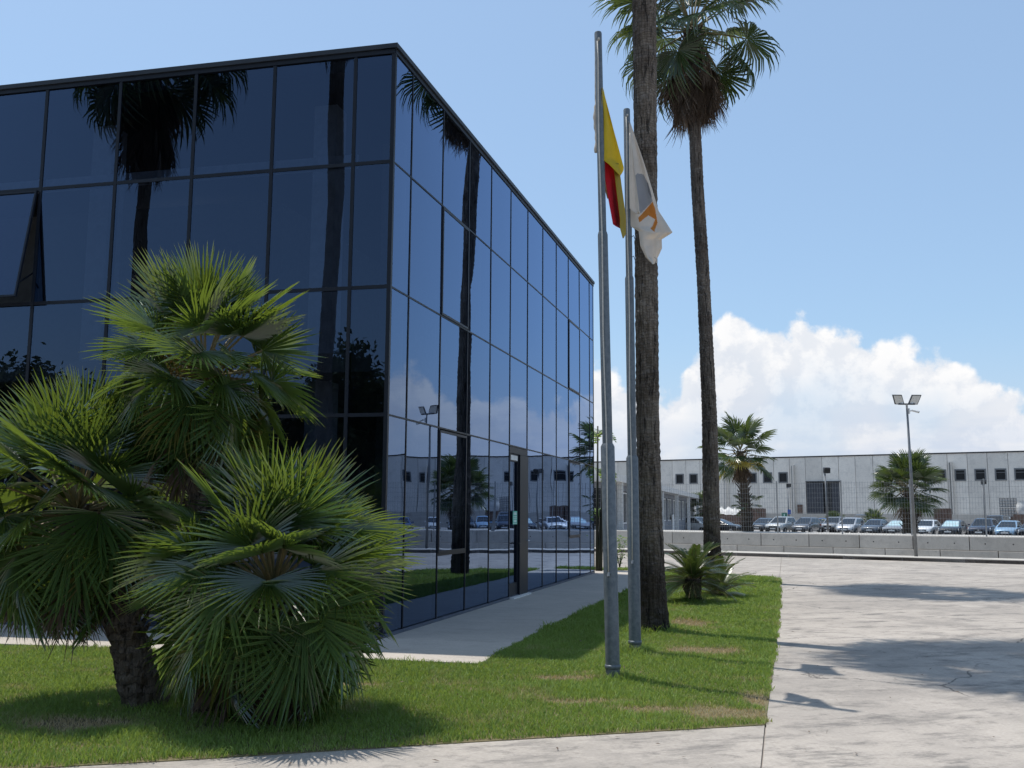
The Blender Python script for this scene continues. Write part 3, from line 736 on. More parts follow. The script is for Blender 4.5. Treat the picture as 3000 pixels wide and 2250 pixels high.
def trunk_mesh(b, path, rads, step=.05, n=18, rough=.04, seed=0):
    """ringed trunk through path points with interpolated radii"""
    r_ = np.random.default_rng(seed); P = np.array(path, float); zz = P[:, 2]
    zs = np.arange(zz[0], zz[-1], step); o = len(b.v)
    ph = r_.uniform(0, 6.28, 6)
    for i, z in enumerate(zs):
        x, y = np.interp(z, zz, P[:, 0]), np.interp(z, zz, P[:, 1]); rr = np.interp(z, zz, rads)
        rr *= 1 + rough * (.5 * (i % 2) - .25) + r_.uniform(-rough, rough) * .5
        for k in range(n):
            a = 2 * pi * k / n
            q = rr * (1 + .02 * math.sin(2 * a + ph[0] + z * .7) + .015 * math.sin(3 * a + ph[1] - z) + r_.uniform(-rough, rough) * .35)
            b.v.append((x + q * math.cos(a), y + q * math.sin(a), z))
    m = len(zs)
    for i in range(m - 1):
        for k in range(n):
            a_, c_ = o + i * n + k, o + i * n + (k + 1) % n
            b.f.append((a_, c_, c_ + n, a_ + n)); b.mi.append(b.m)
    b.f.append(tuple(o + (m - 1) * n + k for k in range(n))); b.mi.append(b.m)

LEAF_C = [seg_leaf('leaf', M['leaf'], .54, 38, R(112), .48, .02, .75, .26, .0125, .20, s_, .12, .009, .05, tipbend=.05, pitch=R((4, 10, 22, 38, 52, 60)[s_])) for s_ in range(6)]
LEAF_CY = [seg_leaf('leaf', M['leaf_old'], .52, 34, R(105), .48, .05, .70, .26, .0125, .16, 30 + s_, .16, .009, .10, tipbend=.2, pitch=R(40)) for s_ in range(2)]
LEAF_C2 = [seg_leaf('leaf', M['leaf'], .56, 40, R(118), .50, .03, .70, .24, .0125, .18, 20 + s_, .12, .009, .10, tipbend=.08, pitch=R((4, 12, 26, 42, 56, 64)[s_])) for s_ in range(6)]
LEAF_W = [seg_leaf('leaf', M['leaf_w'], 1.12, 40, R(125), 1.15, .10, .45, .50, .026, .14, 40 + s_, .10, .018, .10, tipbend=.55, pitch=R((2, 10, 22, 34)[s_])) for s_ in range(4)]
LEAF_D = [seg_leaf('dead_leaf', M['dead'], 1.02, 30, R(34), .85, .02, .8, .30, .014, .05, 60 + s_, .30, .013, .05, M['dead'], tipbend=.10) for s_ in range(4)]
LEAF_S = [seg_leaf('leaf', M['leaf_w'], .86, 36, R(130), .85, .04, .45, .48, .026, .12, 80 + s_, .08, .014, .10, tipbend=.25) for s_ in range(3)]
LEAF_Y = [seg_leaf('leaf', M['leaf_y'], .78, 32, R(110), .75, .06, .45, .48, .026, .12, 90, .08, .013, .12, tipbend=.35)]

def rosette(T, name, meshes, cen, n, e0, e1, seed, sc=(.9, 1.1), a0=0.0, pw=1.0, rollj=.5, lean=(0, 0), off=.06, skip=None, graded=False):
    r_ = random.Random(seed)
    for i in range(n):
        f = (i + .5) / n; e = R(e0 + (e1 - e0) * f ** pw + r_.uniform(-8, 8)); a = a0 + i * 2.39996 + r_.uniform(-.25, .25)
        d = Vector((math.cos(a) * math.cos(e) + lean[0], math.sin(a) * math.cos(e) + lean[1], math.sin(e)))
        if skip and skip(d): continue
        up = Vector((-math.cos(a) * math.sin(e), -math.sin(a) * math.sin(e), math.cos(e)))
        p = Vector(cen) + d.normalized() * off + Vector((0, 0, -.10 * f))
        mi_ = i % len(meshes) if not graded else min(len(meshes) - 1, max(0, int(f * len(meshes) + r_.uniform(-1.2, 1.2))))
        inst(name, meshes[mi_], frame(p, d, up, r_.uniform(-rollj, rollj), r_.uniform(*sc)), T)

def tall_palm(label, path, rads, crown, seed, green=28, dead=90, skirt=.9, group='tall fan palms of the lawn', big=1.0):
    T = thing('washingtonia_palm', (path[0][0], path[0][1], 0), label, 'palm tree', group)
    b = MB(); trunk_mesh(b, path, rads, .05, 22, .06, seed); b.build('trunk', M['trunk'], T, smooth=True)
    c = np.array(crown, float)
    b = MB(); r_ = random.Random(seed)
    for i in range(40):                                  # old leaf bases under the crown
        a = i * 2.4; z = c[2] - .1 - 1.0 * i / 40
        p = np.array([c[0] + .16 * math.cos(a), c[1] + .16 * math.sin(a), z]); q = p + np.array([.16 * math.cos(a), .16 * math.sin(a), .30])
        b.tube([p, q], [.035, .016], 4)
    b.build('leaf_bases', M['dead'], T)
    rosette(T, 'leaf', LEAF_W, c, green, 86, -36, seed, (.98 * big, 1.2 * big), seed, .92, .45, off=.12, graded=True)
    for i in range(dead):                                # hanging skirt
        f = i / dead; a = i * 2.39996 + r_.uniform(-.3, .3); z = c[2] - .35 - skirt * f
        e = R(-66 - 21 * min(1, f * 2.2) + r_.uniform(-7, 5))
        d = Vector((math.cos(a) * math.cos(e), math.sin(a) * math.cos(e), math.sin(e)))
        up = Vector((-math.cos(a) * math.sin(e), -math.sin(a) * math.sin(e), math.cos(e)))
        rr = .14 + .34 * min(1, f * 2.5) * r_.uniform(.35, 1); p = Vector((c[0] + rr * math.cos(a), c[1] + rr * math.sin(a), z))
        inst('dead_leaf', LEAF_D[i % 4], frame(p, d, up, r_.uniform(-.9, .9), big * r_.uniform(.68, .95)), T)
    return T

p1 = gp(1917, 1853)
tall_palm('thick tall palm trunk rising out of the top of the picture, directly behind the flagpoles',
          [(p1[0], p1[1], 0), (1.925, 13.49, .5), (1.900, 13.49, 1.6), (1.894, 13.49, 3), (1.896, 13.49, 5), (1.920, 13.49, 9.1), (1.95, 13.5, 11.0), (1.99, 13.5, 13.2)],
          [.215, .185, .168, .160, .165, .175, .165, .15], (1.99, 13.5, 13.2), 3, 34, 80, .95, 'tall fan palms of the lawn', 1.1)
Y2 = 23.71
pp = [at(x, y, Y2) for x, y in ((2090, 1702), (2086, 1600), (2082, 1400), (2079, 1220), (2060, 813), (2043, 540), (2037, 400), (2031, 190), (2027, 90))]
pp[0][2] = 0
tall_palm('tall slender palm with brown skirt and full green crown, behind the cycads',
          pp, [.235, .205, .195, .185, .165, .155, .150, .145, .14], tuple(pp[-1] + np.array([0, 0, .05])), 11)

# palms that only show mirrored in the left face
def mirrored(px, D):
    q = xz(px, 1495, D); q[2] = 0; q = q - 2 * np.dot(q - C0, nL) * nL; return (float(q[0]), float(q[1]))
ax_, ay_ = mirrored(360, 31); bx_, by_ = mirrored(945, 26)
tall_palm('tall skirted palm behind the viewer, its dark crown mirrored in the left glass face', [(ax_, ay_, 0), (ax_, ay_, 5), (ax_ + .1, ay_, 15.6)], [.24, .20, .18], (ax_ + .1, ay_, 15.6), 23, 34, 110, 1.6, 'palms behind the viewer', 1.3)
tall_palm('tall palm whose bare trunk is mirrored near the corner of the left glass face', [(bx_, by_, 0), (bx_ - .04, by_, 5), (bx_ + .1, by_, 17.2)], [.28, .21, .19], (bx_ + .1, by_, 17.2), 29, 26, 40, 1.4, 'palms behind the viewer')

def clump():
    T = thing('dwarf_fan_palm', (-2.5, 8.15, 0), 'bushy dwarf fan palm clump with several heads on the front lawn, lower left', 'fan palm')
    tr = MB
    h1, h2, h3 = at(600, 1085, 8.35), at(225, 1490, 8.35), at(800, 1715, 7.7)
    b1, b2, b3 = gp(610, 2085), gp(425, 2075), gp(760, 2095)
    heads = [(tuple(h1), 52, (87, -62), 3, LEAF_C, (.92, 1.10), (b1[0], b1[1]), .13),
             (tuple(h2), 56, (87, -60), 5, LEAF_C, (1.02, 1.20), (b2[0], b2[1]), .135),
             (tuple(h3), 70, (87, -42), 8, LEAF_C2, (.98, 1.18), (b3[0], b3[1]), .15)]
    for k, (c, n, (e0, e1), sd, ms, sc, base_, r0) in enumerate(heads):
        path = [(base_[0], base_[1], 0), ((base_[0] * .7 + c[0] * .3), base_[1] * .7 + c[1] * .3, c[2] * .4), (c[0], c[1], c[2])]
        b = MB(); trunk_mesh(b, path, [r0 * 1.25, r0 * 1.1, r0 * .9], .05, 14, .12, sd)
        r_ = random.Random(sd)
        nb = int(60 * c[2])
        for i in range(nb):                                   # stubs of cut stalks
            t = (i + .5) / nb; z = c[2] * t; a = i * 2.4
            x = np.interp(z, [q[2] for q in path], [q[0] for q in path]); y = np.interp(z, [q[2] for q in path], [q[1] for q in path])
            rr = r0 * (1.15 - .25 * t); l = r_.uniform(.05, .15)
            p = np.array([x + rr * .9 * math.cos(a), y + rr * .9 * math.sin(a), z]); q = p + np.array([l * .6 * math.cos(a), l * .6 * math.sin(a), l])
            b.tube([p, q], [.028, .010], 4)
        b.build('trunk', M['trunk2'], T)
        rosette(T, 'leaf', ms, c, n, e0, e1, sd, sc, sd * 1.3, .95, .85, off=.05, graded=True)
        rosette(T, 'leaf', LEAF_CY, c, 5, -20, -58, sd + 40, (.9, 1.05), sd * .7, 1.0, .9, off=.05)
        for i in range(9):
            a = i * .7 + sd; e = R(r_.uniform(-78, -48)); d = Vector((math.cos(a) * math.cos(e), math.sin(a) * math.cos(e), math.sin(e)))
            inst('dead_leaf', LEAF_D[i % 4], frame((c[0], c[1], c[2] - .2), d, (math.cos(a), math.sin(a), .5), r_.uniform(-.5, .5), r_.uniform(.45, .6)), T)
    # fruit bunches under the upper head
    r_ = random.Random(5); bm_ = MB()
    def ball(b, p, r):
        p = np.array(p); vs = [p + np.array(v) * r for v in ((1, 0, 0), (-1, 0, 0), (0, 1, 0), (0, -1, 0), (0, 0, 1), (0, 0, -1))]
        b.add(vs, [(0, 2, 4), (2, 1, 4), (1, 3, 4), (3, 0, 4), (2, 0, 5), (1, 2, 5), (3, 1, 5), (0, 3, 5)])
    for j, (dx, dy, dz) in enumerate(((.10, -.42, -.10), (.30, -.36, -.02), (-.10, -.44, -.16), (.20, -.40, -.26), (-.22, -.3, -.02), (.05, -.45, -.34))):
        b = MB()
        for i in range(110):
            ball(b, (h1[0] + dx + r_.gauss(0, .07), h1[1] + dy + r_.gauss(0, .05), h1[2] + dz + r_.gauss(0, .085)), r_.uniform(.010, .015))
        o = b.build('fruit_bunch', M['fruit'], T); o['kind'] = 'stuff'
clump()

def small_palm(name, base, label, h, trunk_r, n, sc, e0, e1, seed, dead=14, yellow=0, lower=0):
    T = thing(name, tuple(base), label, 'palm tree', 'palms along the car park')
    base = np.array(base, float); c = base + np.array([-.25 if yellow else 0.0, 0, h])
    if h > .6:
        path = [base, (base + c) / 2 + np.array([.03, 0, 0]), c]
        b = MB(); trunk_mesh(b, path, [trunk_r * 1.3, trunk_r, trunk_r * .8], .06, 12, .12, seed)
        r_ = random.Random(seed)
        for i in range(int(38 * h)):
            z = (i + .5) / (38 * h) * h; a = i * 2.4; q = base + (c - base) * (z / h)
            p = q + np.array([trunk_r * math.cos(a), trunk_r * math.sin(a), 0]); l = r_.uniform(.12, .26)
            b.tube([p, p + np.array([l * .7 * math.cos(a), l * .7 * math.sin(a), l * .8])], [.035, .014], 4)
        b.build('trunk', M['trunk2'], T)
    rosette(T, 'leaf', LEAF_S, c, n, e0, e1, seed, sc, seed, 1.0, .4, off=.1)
    if yellow: rosette(T, 'leaf', LEAF_Y, c + np.array([0, 0, -.1]), yellow, -12, -38, seed + 2, (sc[0] * .9, sc[1] * .95), -2.0, 1, .3, off=.1)
    r_ = random.Random(seed + 1)
    for i in range(dead):
        a = i * 2.4; e = R(r_.uniform(-86, -62)); d = Vector((math.cos(a) * math.cos(e), math.sin(a) * math.cos(e), math.sin(e)))
        inst('dead_leaf', LEAF_D[i % 4], frame((c[0], c[1], c[2] - .2), d, (math.cos(a), math.sin(a), .4), r_.uniform(-.5, .5), r_.uniform(.55, .75)), T)
    if lower: rosette(T, 'leaf', LEAF_S, base + np.array([0, 0, 1.25]), lower, 35, -35, seed + 7, (.34, .45), 1.0, 1, .3, off=.12)
small_palm('fan_palm', gp(2190, 1557, .84), 'young fan palm with yellowing lower leaves on the wall, beside the tall slender palm', 3.5, .19, 24, (.92, 1.1), 82, -40, 41, 12, 3, 12)
small_palm('fan_palm', gp(2667, 1562, .84), 'broad bushy fan palm standing behind the twin floodlight post', 1.95, .26, 42, (.86, 1.0), 86, -42, 45, 10)
def cp(px, D): q = xz(px, 1500, D); return np.array([q[0], q[1], -.3])
small_palm('fan_palm', cp(2443, 107), 'small low fan palm in front of the warehouse door', 1.15, .2, 20, (.6, .8), 80, -10, 47, 0)
small_palm('fan_palm', cp(2560, 105), 'small low fan palm just left of the broad bushy palm', 1.2, .2, 22, (.75, .95), 80, -10, 48, 0)
small_palm('fan_palm', cp(2055, 100), 'small fan palm beside the end of the gatehouse', 2.3, .2, 20, (1.1, 1.3), 80, -20, 49, 0)
small_palm('fan_palm', W0 + KD * 11.5 - KN * 2.4 + UP * .84, 'fan palm on the wall out to the right, seen only in the glass', 2.2, .28, 40, (1.1, 1.3), 86, -50, 51, 10)

# cycads on the lawn
def frond_mesh(seed, L=.85):
    r_ = random.Random(seed); b = MB(); b.m = 1
    k = 9; crv = r_.uniform(.24, .42)
    P = [np.array([L * t * (1 - .12 * t), 0, L * (.10 * t - crv * t ** 2.2)]) for t in np.linspace(0, 1, k)]
    b.tube(P, list(np.linspace(.009, .003, k)), 4, False); b.m = 0
    N = 34
    for i in range(N):
        t = .12 + .87 * i / N; x = t * (k - 1); j = min(int(x), k - 2); p = P[j] + (P[j + 1] - P[j]) * (x - j); tan = P[j + 1] - P[j]; tan /= np.linalg.norm(tan)
        ll = .155 * math.sin(pi * (.12 + .80 * t)) ** .6
        for sg in (-1, 1):
            d = tan * .62 + np.array([0, sg * .72, .30]) ; d /= np.linalg.norm(d)
            w = np.cross(d, (0, 0, 1.)); w /= np.linalg.norm(w) + 1e-9; w *= .0058
            q = p + d * ll * .55; e = p + d * ll + np.array([0, 0, -.014])
            b.add([p - w * .7, p + w * .7, q + w, q - w, e], [(0, 1, 2, 3), (3, 2, 4)])
    return b.mesh('frond', [M['cycad'], M['petiole']])
FR = [frond_mesh(s_) for s_ in range(4)]
def cycad(label, base, h, r0, n, sc, seed, e0=80, e1=-15):
    T = thing('cycad', tuple(base), label, 'cycad', 'cycads on the lawn'); base = np.array(base, float); r_ = random.Random(seed)
    b = MB(); trunk_mesh(b, [base, base + UP * h * .5, base + UP * h], [r0 * .85, r0, r0 * .9], .04, 14, .1, seed)
    for i in range(int(170 * h / .35)):
        a = i * 2.4; z = h * ((i * .618) % 1); p = base + np.array([r0 * .95 * math.cos(a), r0 * .95 * math.sin(a), z])
        b.tube([p, p + np.array([.035 * math.cos(a), .035 * math.sin(a), .05])], [.016, .006], 4)
    b.build('trunk', M['trunk2'], T)
    rosette(T, 'frond', FR, base + UP * h, n, e0, e1, seed, sc, seed, .9, .25, off=.04)
cycad('cycad with stout dark scaly trunk and arching fronds on the lawn', gp(2031, 1768), .46, .155, 70, (.82, 1.02), 4, 70, -14)
cycad('smaller trunkless cycad growing behind the stout cycad', gp(2105, 1750), .12, .12, 40, (.85, 1.1), 6, 80, 0)

# big-leaved plant at the far corner of the office
def banana():
    P = C0 + dR * 15.1 - nR * .12
    T = thing('banana_plant', tuple(P), 'tall banana plant with torn paddle leaves at the far corner of the office', 'banana plant')
    r_ = random.Random(3)
    for k, (dx, hh) in enumerate(((0, 4.0), (.12, 2.9), (.05, 1.7))):
        MB().tube([P + nR * dx, P + nR * (dx + .03) + UP * hh * .5, P + nR * (dx + .05) + UP * hh], [.04, .034, .02], 8).build('stem', M['stem'], T, smooth=True)
    def paddle(p, d, L, wd, sag, seed):
        rr = random.Random(seed); d = np.array(d, float); d /= np.linalg.norm(d); side = np.cross(d, UP); side /= np.linalg.norm(side) + 1e-9; b = MB(); N = 16
        pts_ = [np.array(p) + d * L * t + UP * (-sag * L * t * t) for t in np.linspace(0, 1, N + 1)]
        for i in range(N):
            t = (i + .5) / N; w = wd * (math.sin(pi * min(1, .10 + t * .9)) ** .6)
            for sg in (-1, 1):
                dd = rr.uniform(-.2, .35); gap = .88 if rr.random() < .75 else .5
                a, c = pts_[i], pts_[i] + (pts_[i + 1] - pts_[i]) * gap
                o_ = side * sg * w + UP * (.3 * w - dd * w); sl_ = (pts_[i + 1] - pts_[i]) * .8
                b.quad(a, c, c + o_ + sl_, a + o_ * 1.02 + sl_)
        b.tube(pts_, list(np.linspace(.02, .006, N + 1)), 4); b.build('leaf', M['banana'], T)
    tops = [(P + nR * .05 + UP * 3.9), (P + nR * .17 + UP * 2.85), (P + nR * .1 + UP * 1.65)]
    q = 0
    for k, tp in enumerate(tops):
        for j in range(5 if k < 2 else 4):
            a = -.6 + j * .55 + k * .3; e = r_.uniform(.6, 1.6)
            paddle(tp - UP * .2, (math.cos(a), math.sin(a), e), r_.uniform(.55, .9), r_.uniform(.15, .22), r_.uniform(.5, 1.1), q); q += 1
banana()
def shrub(pos, label, h, seed):
    T = thing('shrub', tuple(pos), label, 'shrub'); r_ = random.Random(seed); b = MB()
    for i in range(5): 
        a = i * 1.3; MB
        b.tube([np.array(pos), np.array(pos) + np.array([.15 * math.cos(a), .15 * math.sin(a), h * .7])], [.012, .006], 4)
    b.build('stems', M['wood'], T); b = MB()
    for i in range(260):
        p = np.array(pos) + np.array([r_.gauss(0, .16), r_.gauss(0, .16), h * r_.uniform(.15, 1.0)]); a = r_.uniform(0, 6.28); u = np.array([math.cos(a), math.sin(a), r_.uniform(-.6, .6)]) * .055; w = np.array([-u[1], u[0], r_.uniform(-.03, .03)]) * .45
        b.quad(p - u, p + w, p + u, p - w)
    o = b.build('foliage', M['banana'], T); o['kind'] = 'stuff'
shrub(C0 + dR * 17.0 + nR * .2 + UP * 0, 'small leafy shrub seen between the two flagpoles at the end of the path', .95, 3)

# ------------------------------------------------------------------ flagpoles and flags
def pole(label, base_px, top_px, segs, dia, ring_px, hook, seed):
    B = gp(*base_px); d = ray(*top_px); t = B[1] / d[1]; Tp = np.array([0, 0, EYE]) + t * d
    T = thing('flagpole', tuple(B), label, 'flagpole', 'flagpoles on the lawn')
    def P(z): return B + (Tp - B) * (z / Tp[2])
    zs = [-.02] + [EYE + (B[1] / ray(base_px[0], y)[1]) * ray(base_px[0], y)[2] for y in segs] + [Tp[2]]
    for k in range(3):
        b = MB(); r0 = dia[k] / 2
        b.tube([P(zs[k]), P(zs[k + 1] - .03), P(zs[k + 1])] if k < 2 else [P(zs[k]), P(zs[k + 1] - .015), P(zs[k + 1])], [r0, r0, dia[k + 1] / 2 + .004] if k < 2 else [r0, r0, r0 * .9], 24)
        b.build('pole_section', M['galv'], T, smooth=True, angle=40)
    zr = .13
    MB().tube([P(zr - .02), P(zr - .012), P(zr + .012), P(zr + .02)], [dia[0] / 2 + .002, dia[0] / 2 + .008, dia[0] / 2 + .008, dia[0] / 2 + .002], 24).build('base_collar', M['galv'], T, smooth=True)
    toc = np.array([-.28, -.96, 0])                        # side towards the viewer
    rope = [P(zs[3] - .12) + toc * (dia[2] / 2 + .012)] + [P(z) + toc * (dia[0] / 2 * (.62 + .45 * (1 - z / zs[3])) + .012) + np.array([.006 * math.sin(z * 3 + seed), 0, 0]) for z in np.linspace(zs[3] - .3, hook, 12)]
    MB().tube(rope, .0065, 6).build('halyard', M['rope'], T, smooth=True)
    h = P(hook) + toc * (dia[0] / 2 + .005)
    MB().tube([h - toc * .02, h + toc * .03, h + toc * .04 - UP * .03], [.014, .012, .016], 8).build('cleat', M['galv'], T)
    MB().tube([P(zs[3] - .10) + np.array([-.0, -1, 0]) * (dia[2] / 2 - .005), P(zs[3] - .10) + np.array([0, -1, 0]) * (dia[2] / 2 + .03)], .012, 8).build('pulley', M['rope'], T)
    return T, B, P, zs
T1, B1, P1f, z1 = pole('taller-looking nearer flagpole of galvanised steel with the yellow and red flag', (1796, 1993), (1752, 95), (1300, 680), (.139, .102, .078), 0, 1.02, 1)
T2_, B2, P2f, z2 = pole('farther flagpole of galvanised steel with the white flag', (1861, 1915), (1836, 320), (1335, 810), (.141, .106, .082), 0, 1.05, 2)

def cloth_piece(Y, lft, rgt, rows_, cols_, ripple, phase, thickfold, bag, reach=0.0):
    ys = np.linspace(lft[0][0], lft[-1][0], rows_); V = []; PX = []
    for y in ys:
        a = np.interp(y, [q[0] for q in lft], [q[1] for q in lft]); c = np.interp(y, [q[0] for q in rgt], [q[1] for q in rgt])
        if c < a + .6: c = a + .6
        for j in range(cols_):
            u = j / (cols_ - 1); x = a + (c - a) * u; v = (y - ys[0]) / (ys[-1] - ys[0])
            dy = ripple * math.sin(u * 6.283 * thickfold + phase + v * 2.2) * min(1, v * 3 + .15) + bag * math.sin(pi * u) * v
            V.append(at(x, y, Y + dy + reach * u * (.3 + .7 * v))); PX.append((x, y))
    F = [(i * cols_ + j, i * cols_ + j + 1, (i + 1) * cols_ + j + 1, (i + 1) * cols_ + j) for i in range(rows_ - 1) for j in range(cols_ - 1)]
    return V, F, PX
def inpoly(x, y, poly):
    r = False; n = len(poly)
    for i in range(n):
        x1, y1 = poly[i]; x2, y2 = poly[(i + 1) % n]
        if (y1 > y) != (y2 > y) and x < (x2 - x1) * (y - y1) / (y2 - y1) + x1: r = not r
    return r
def flags():
    Y1 = float(B1[1])
    F1 = thing('flag', tuple(P1f(z1[3] - .6)), 'drooping yellow and red flag on the nearer flagpole', 'flag')
    spec = [('yellow_cloth', 'f_yel', Y1 - .05, [(257, 1763), (472, 1764), (476, 1779), (514, 1815)], [(257, 1766), (400, 1803), (495, 1828), (505, 1823), (514, 1817)], .030, 0.4, 1.4),
            ('red_cloth', 'f_red', Y1 + .03, [(470, 1764), (578, 1781), (659, 1796), (669, 1816)], [(470, 1790), (489, 1800), (641, 1820), (662, 1819), (669, 1818)], .018, 1.4, 1.0),
            ('yellow_cloth', 'f_oli', Y1 + .07, [(478, 1796), (641, 1816), (667, 1816), (698, 1824)], [(478, 1812), (503, 1815), (634, 1833), (686, 1833), (698, 1826)], .014, 2.1, 1.0),
            ('ochre_edge', 'f_oli', Y1 + .10, [(478, 1765), (540, 1768), (582, 1779)], [(478, 1770), (540, 1778), (582, 1782)], .006, .0, 1.0)]
    for nm, mt, Y, l, r, rip, ph, tf in spec:
        V, F, _ = cloth_piece(Y, l, r, 34, 18, rip, ph, tf, .0, .30)
        o = MB().add(V, F).build(nm, M[mt], F1, smooth=True); s = o.modifiers.new('thickness', 'SOLIDIFY'); s.thickness = .003
    # rolled hem hanging down the other side of the pole
    b = MB(); pts_ = [at(1746 + 2.5 * math.sin(y * .05) * (y > 300), y, Y1 + .03) for y in np.linspace(150, 447, 30)]
    b.tube(pts_, [.012 + .012 * (1 if i > 15 else .2) * (.6 + .4 * math.sin(i * 2.1)) for i in range(30)], 6); b.build('white_hem', M['f_whi'], F1, smooth=True)
    Y2 = float(B2[1])
    F2 = thing('flag', tuple(P2f(z2[3] - .6)), 'drooping white flag with grey disc and orange leg print on the farther flagpole', 'flag')
    l = [(356, 1842), (611, 1843), (664, 1848), (677, 1871), (720, 1876), (754, 1892), (774, 1912)]
    r = [(356, 1845), (475, 1886), (560, 1912), (618, 1929), (681, 1970), (701, 1938), (727, 1939), (747, 1930), (774, 1916)]
    V, F, PX = cloth_piece(Y2 - .06, l, r, 200, 90, .040, .8, 1.5, -.05, .38)
    z8 = lambda q: [(1700 + x * .3314, 250 + y * .3314) for x, y in q]
    grey = z8([(480, 800), (505, 778), (560, 788), (592, 860), (610, 940), (640, 1025), (530, 1135), (512, 1080), (490, 940)])
    dgr = z8([(585, 840), (600, 870), (632, 985), (628, 1005), (600, 940)])
    ora = z8([(640, 1028), (662, 1100), (682, 1212), (652, 1297), (618, 1268), (640, 1240), (662, 1185), (600, 1150), (522, 1212), (512, 1172)])
    b = MB(); b.v = [tuple(v) for v in V]
    for f in F:
        x = sum(PX[i][0] for i in f) / 4; y = sum(PX[i][1] for i in f) / 4
        b.f.append(f); b.mi.append(3 if inpoly(x, y, ora) else 2 if inpoly(x, y, dgr) else 1 if inpoly(x, y, grey) else 0)
    o = b.build('printed_cloth', [M['f_whi'], M['f_gry'], M['f_dgr'], M['f_ora']], F2, smooth=True); s = o.modifiers.new('thickness', 'SOLIDIFY'); s.thickness = .003
    V, F, _ = cloth_piece(Y2 - .14, [(390, 1844), (615, 1845), (627, 1866)], [(390, 1847), (520, 1862), (600, 1872), (627, 1874)], 30, 10, .012, 2., 1., 0)
    o = MB().add(V, F).build('folded_corner', M['f_whi'], F2, smooth=True); s = o.modifiers.new('thickness', 'SOLIDIFY'); s.thickness = .003
    lp = [at(1917 + 8 * math.sin(t * 2.4), 752 + 18 * t, Y2 - .08) for t in np.linspace(0, 1, 8)]
    MB().tube(lp, .008, 6).build('tie_loop', M['f_whi'], F2)
    for yy in (697, 757):
        q = at(1847, yy, Y2 - .03); MB().tube([q, q + np.array([.04, 0, .03]), q + np.array([.06, 0, -.03])], .006, 5).build('snap_hook', M['galv'], F2)
flags()

# ------------------------------------------------------------------ lamp posts
def flood_post():
    B = gp(2684, 1630, .12); Tp = np.array([B[0] - .08, B[1], 5.62])
    T = thing('floodlight_post', tuple(B), 'grey post with twin floodlights and a camera in front of the block wall', 'lamp post')
    MB().tube([B, B + (Tp - B) * .55, Tp], [.062, .05, .036], 12).build('post', M['lampgrey'], T, smooth=True)
    MB().obox(Tp + UP * .0, (.30, 0, 0), (0, .025, 0), (0, 0, .025)).build('cross_arm', M['lamphead'], T)
    for sg in (-1, 1):
        c = Tp + np.array([sg * .30, -.02, .16]); ax = np.array([.17, 0, 0]); ay = np.array([sg * -.0 + sg * .06, -.05, .17]); an = np.cross(ax, ay); an /= np.linalg.norm(an)
        if an[1] > 0: an = -an
        h = MB().obox(c - an * .03, ax, ay, an * .035).build('floodlight', M['lamphead'], T)
        MB().obox(c + an * .008, ax * .86, ay * .86, an * .004).build('lamp_glass', M['lampglass'], h)
        MB().obox(Tp + np.array([sg * .18, 0, .02]), (.05, 0, .015), (0, .02, 0), (0, 0, .03)).build('bracket', M['chrome'], T)
    q = Tp + np.array([.06, -.03, -.26])
    MB().obox(q, (.022, 0, 0), (0, .04, 0), (0, 0, .10)).build('camera_box', M['white'], T)
    c_ = MB().tube([q + np.array([.02, 0, .0]), q + np.array([.10, -.03, .02]), q + np.array([.13, -.05, .02])], .025, 8).build('camera_arm', M['white'], T)
    cb = MB().tube([q + np.array([.10, -.04, .03]), q + np.array([.30, -.14, -.05])], [.045, .042], 10).build('security_camera', M['white'], T, smooth=True, angle=40)
    MB().tube([q + np.array([.295, -.138, -.048]), q + np.array([.312, -.146, -.055])], [.038, .036], 10).build('lens', M['black'], cb)
flood_post()
def small_lamp(px, D, ztop, zb, label, dark=True):
    B = xz(px, 1500, D); B = np.array([B[0], B[1], zb])
    T = thing('lamp_post', tuple(B), label, 'lamp post', 'small lamp posts of the car park')
    MB().tube([B, np.array([B[0] - .05, B[1], ztop - .2])], [.075, .05] if D > 60 else [.045, .035], 8).build('post', M['lampgrey'], T, smooth=True)
    k = .72 if D < 60 else 1.15
    h = MB().obox((B[0] + .05 * k, B[1], ztop - .05), (.20 * k, 0, .0), (0, .08, .03), (0, -.03, .15 * k)).build('floodlight', M['lamphead'], T)
    MB().obox((B[0] + .05 * k, B[1] - .09, ztop - .03), (.16 * k, 0, 0), (0, .004, 0), (0, -.02, .11 * k)).build('lamp_glass', M['black'], h)
    MB().obox((B[0] - .02, B[1], ztop - .24 * k), (.16 * k, 0, 0), (0, .05, 0), (0, 0, .03 * k)).build('arm', M['lampgrey'], T)
small_lamp(2424, 47, 3.65, .84, 'slim lamp post with one dark floodlight in front of the warehouse door')
small_lamp(2311, 105, 4.6, -.3, 'thin lamp post left of the warehouse door, behind the parked silver car')
small_lamp(2885, 102, 4.75, -.3, 'thin lamp post before the row of warehouse windows at far right')

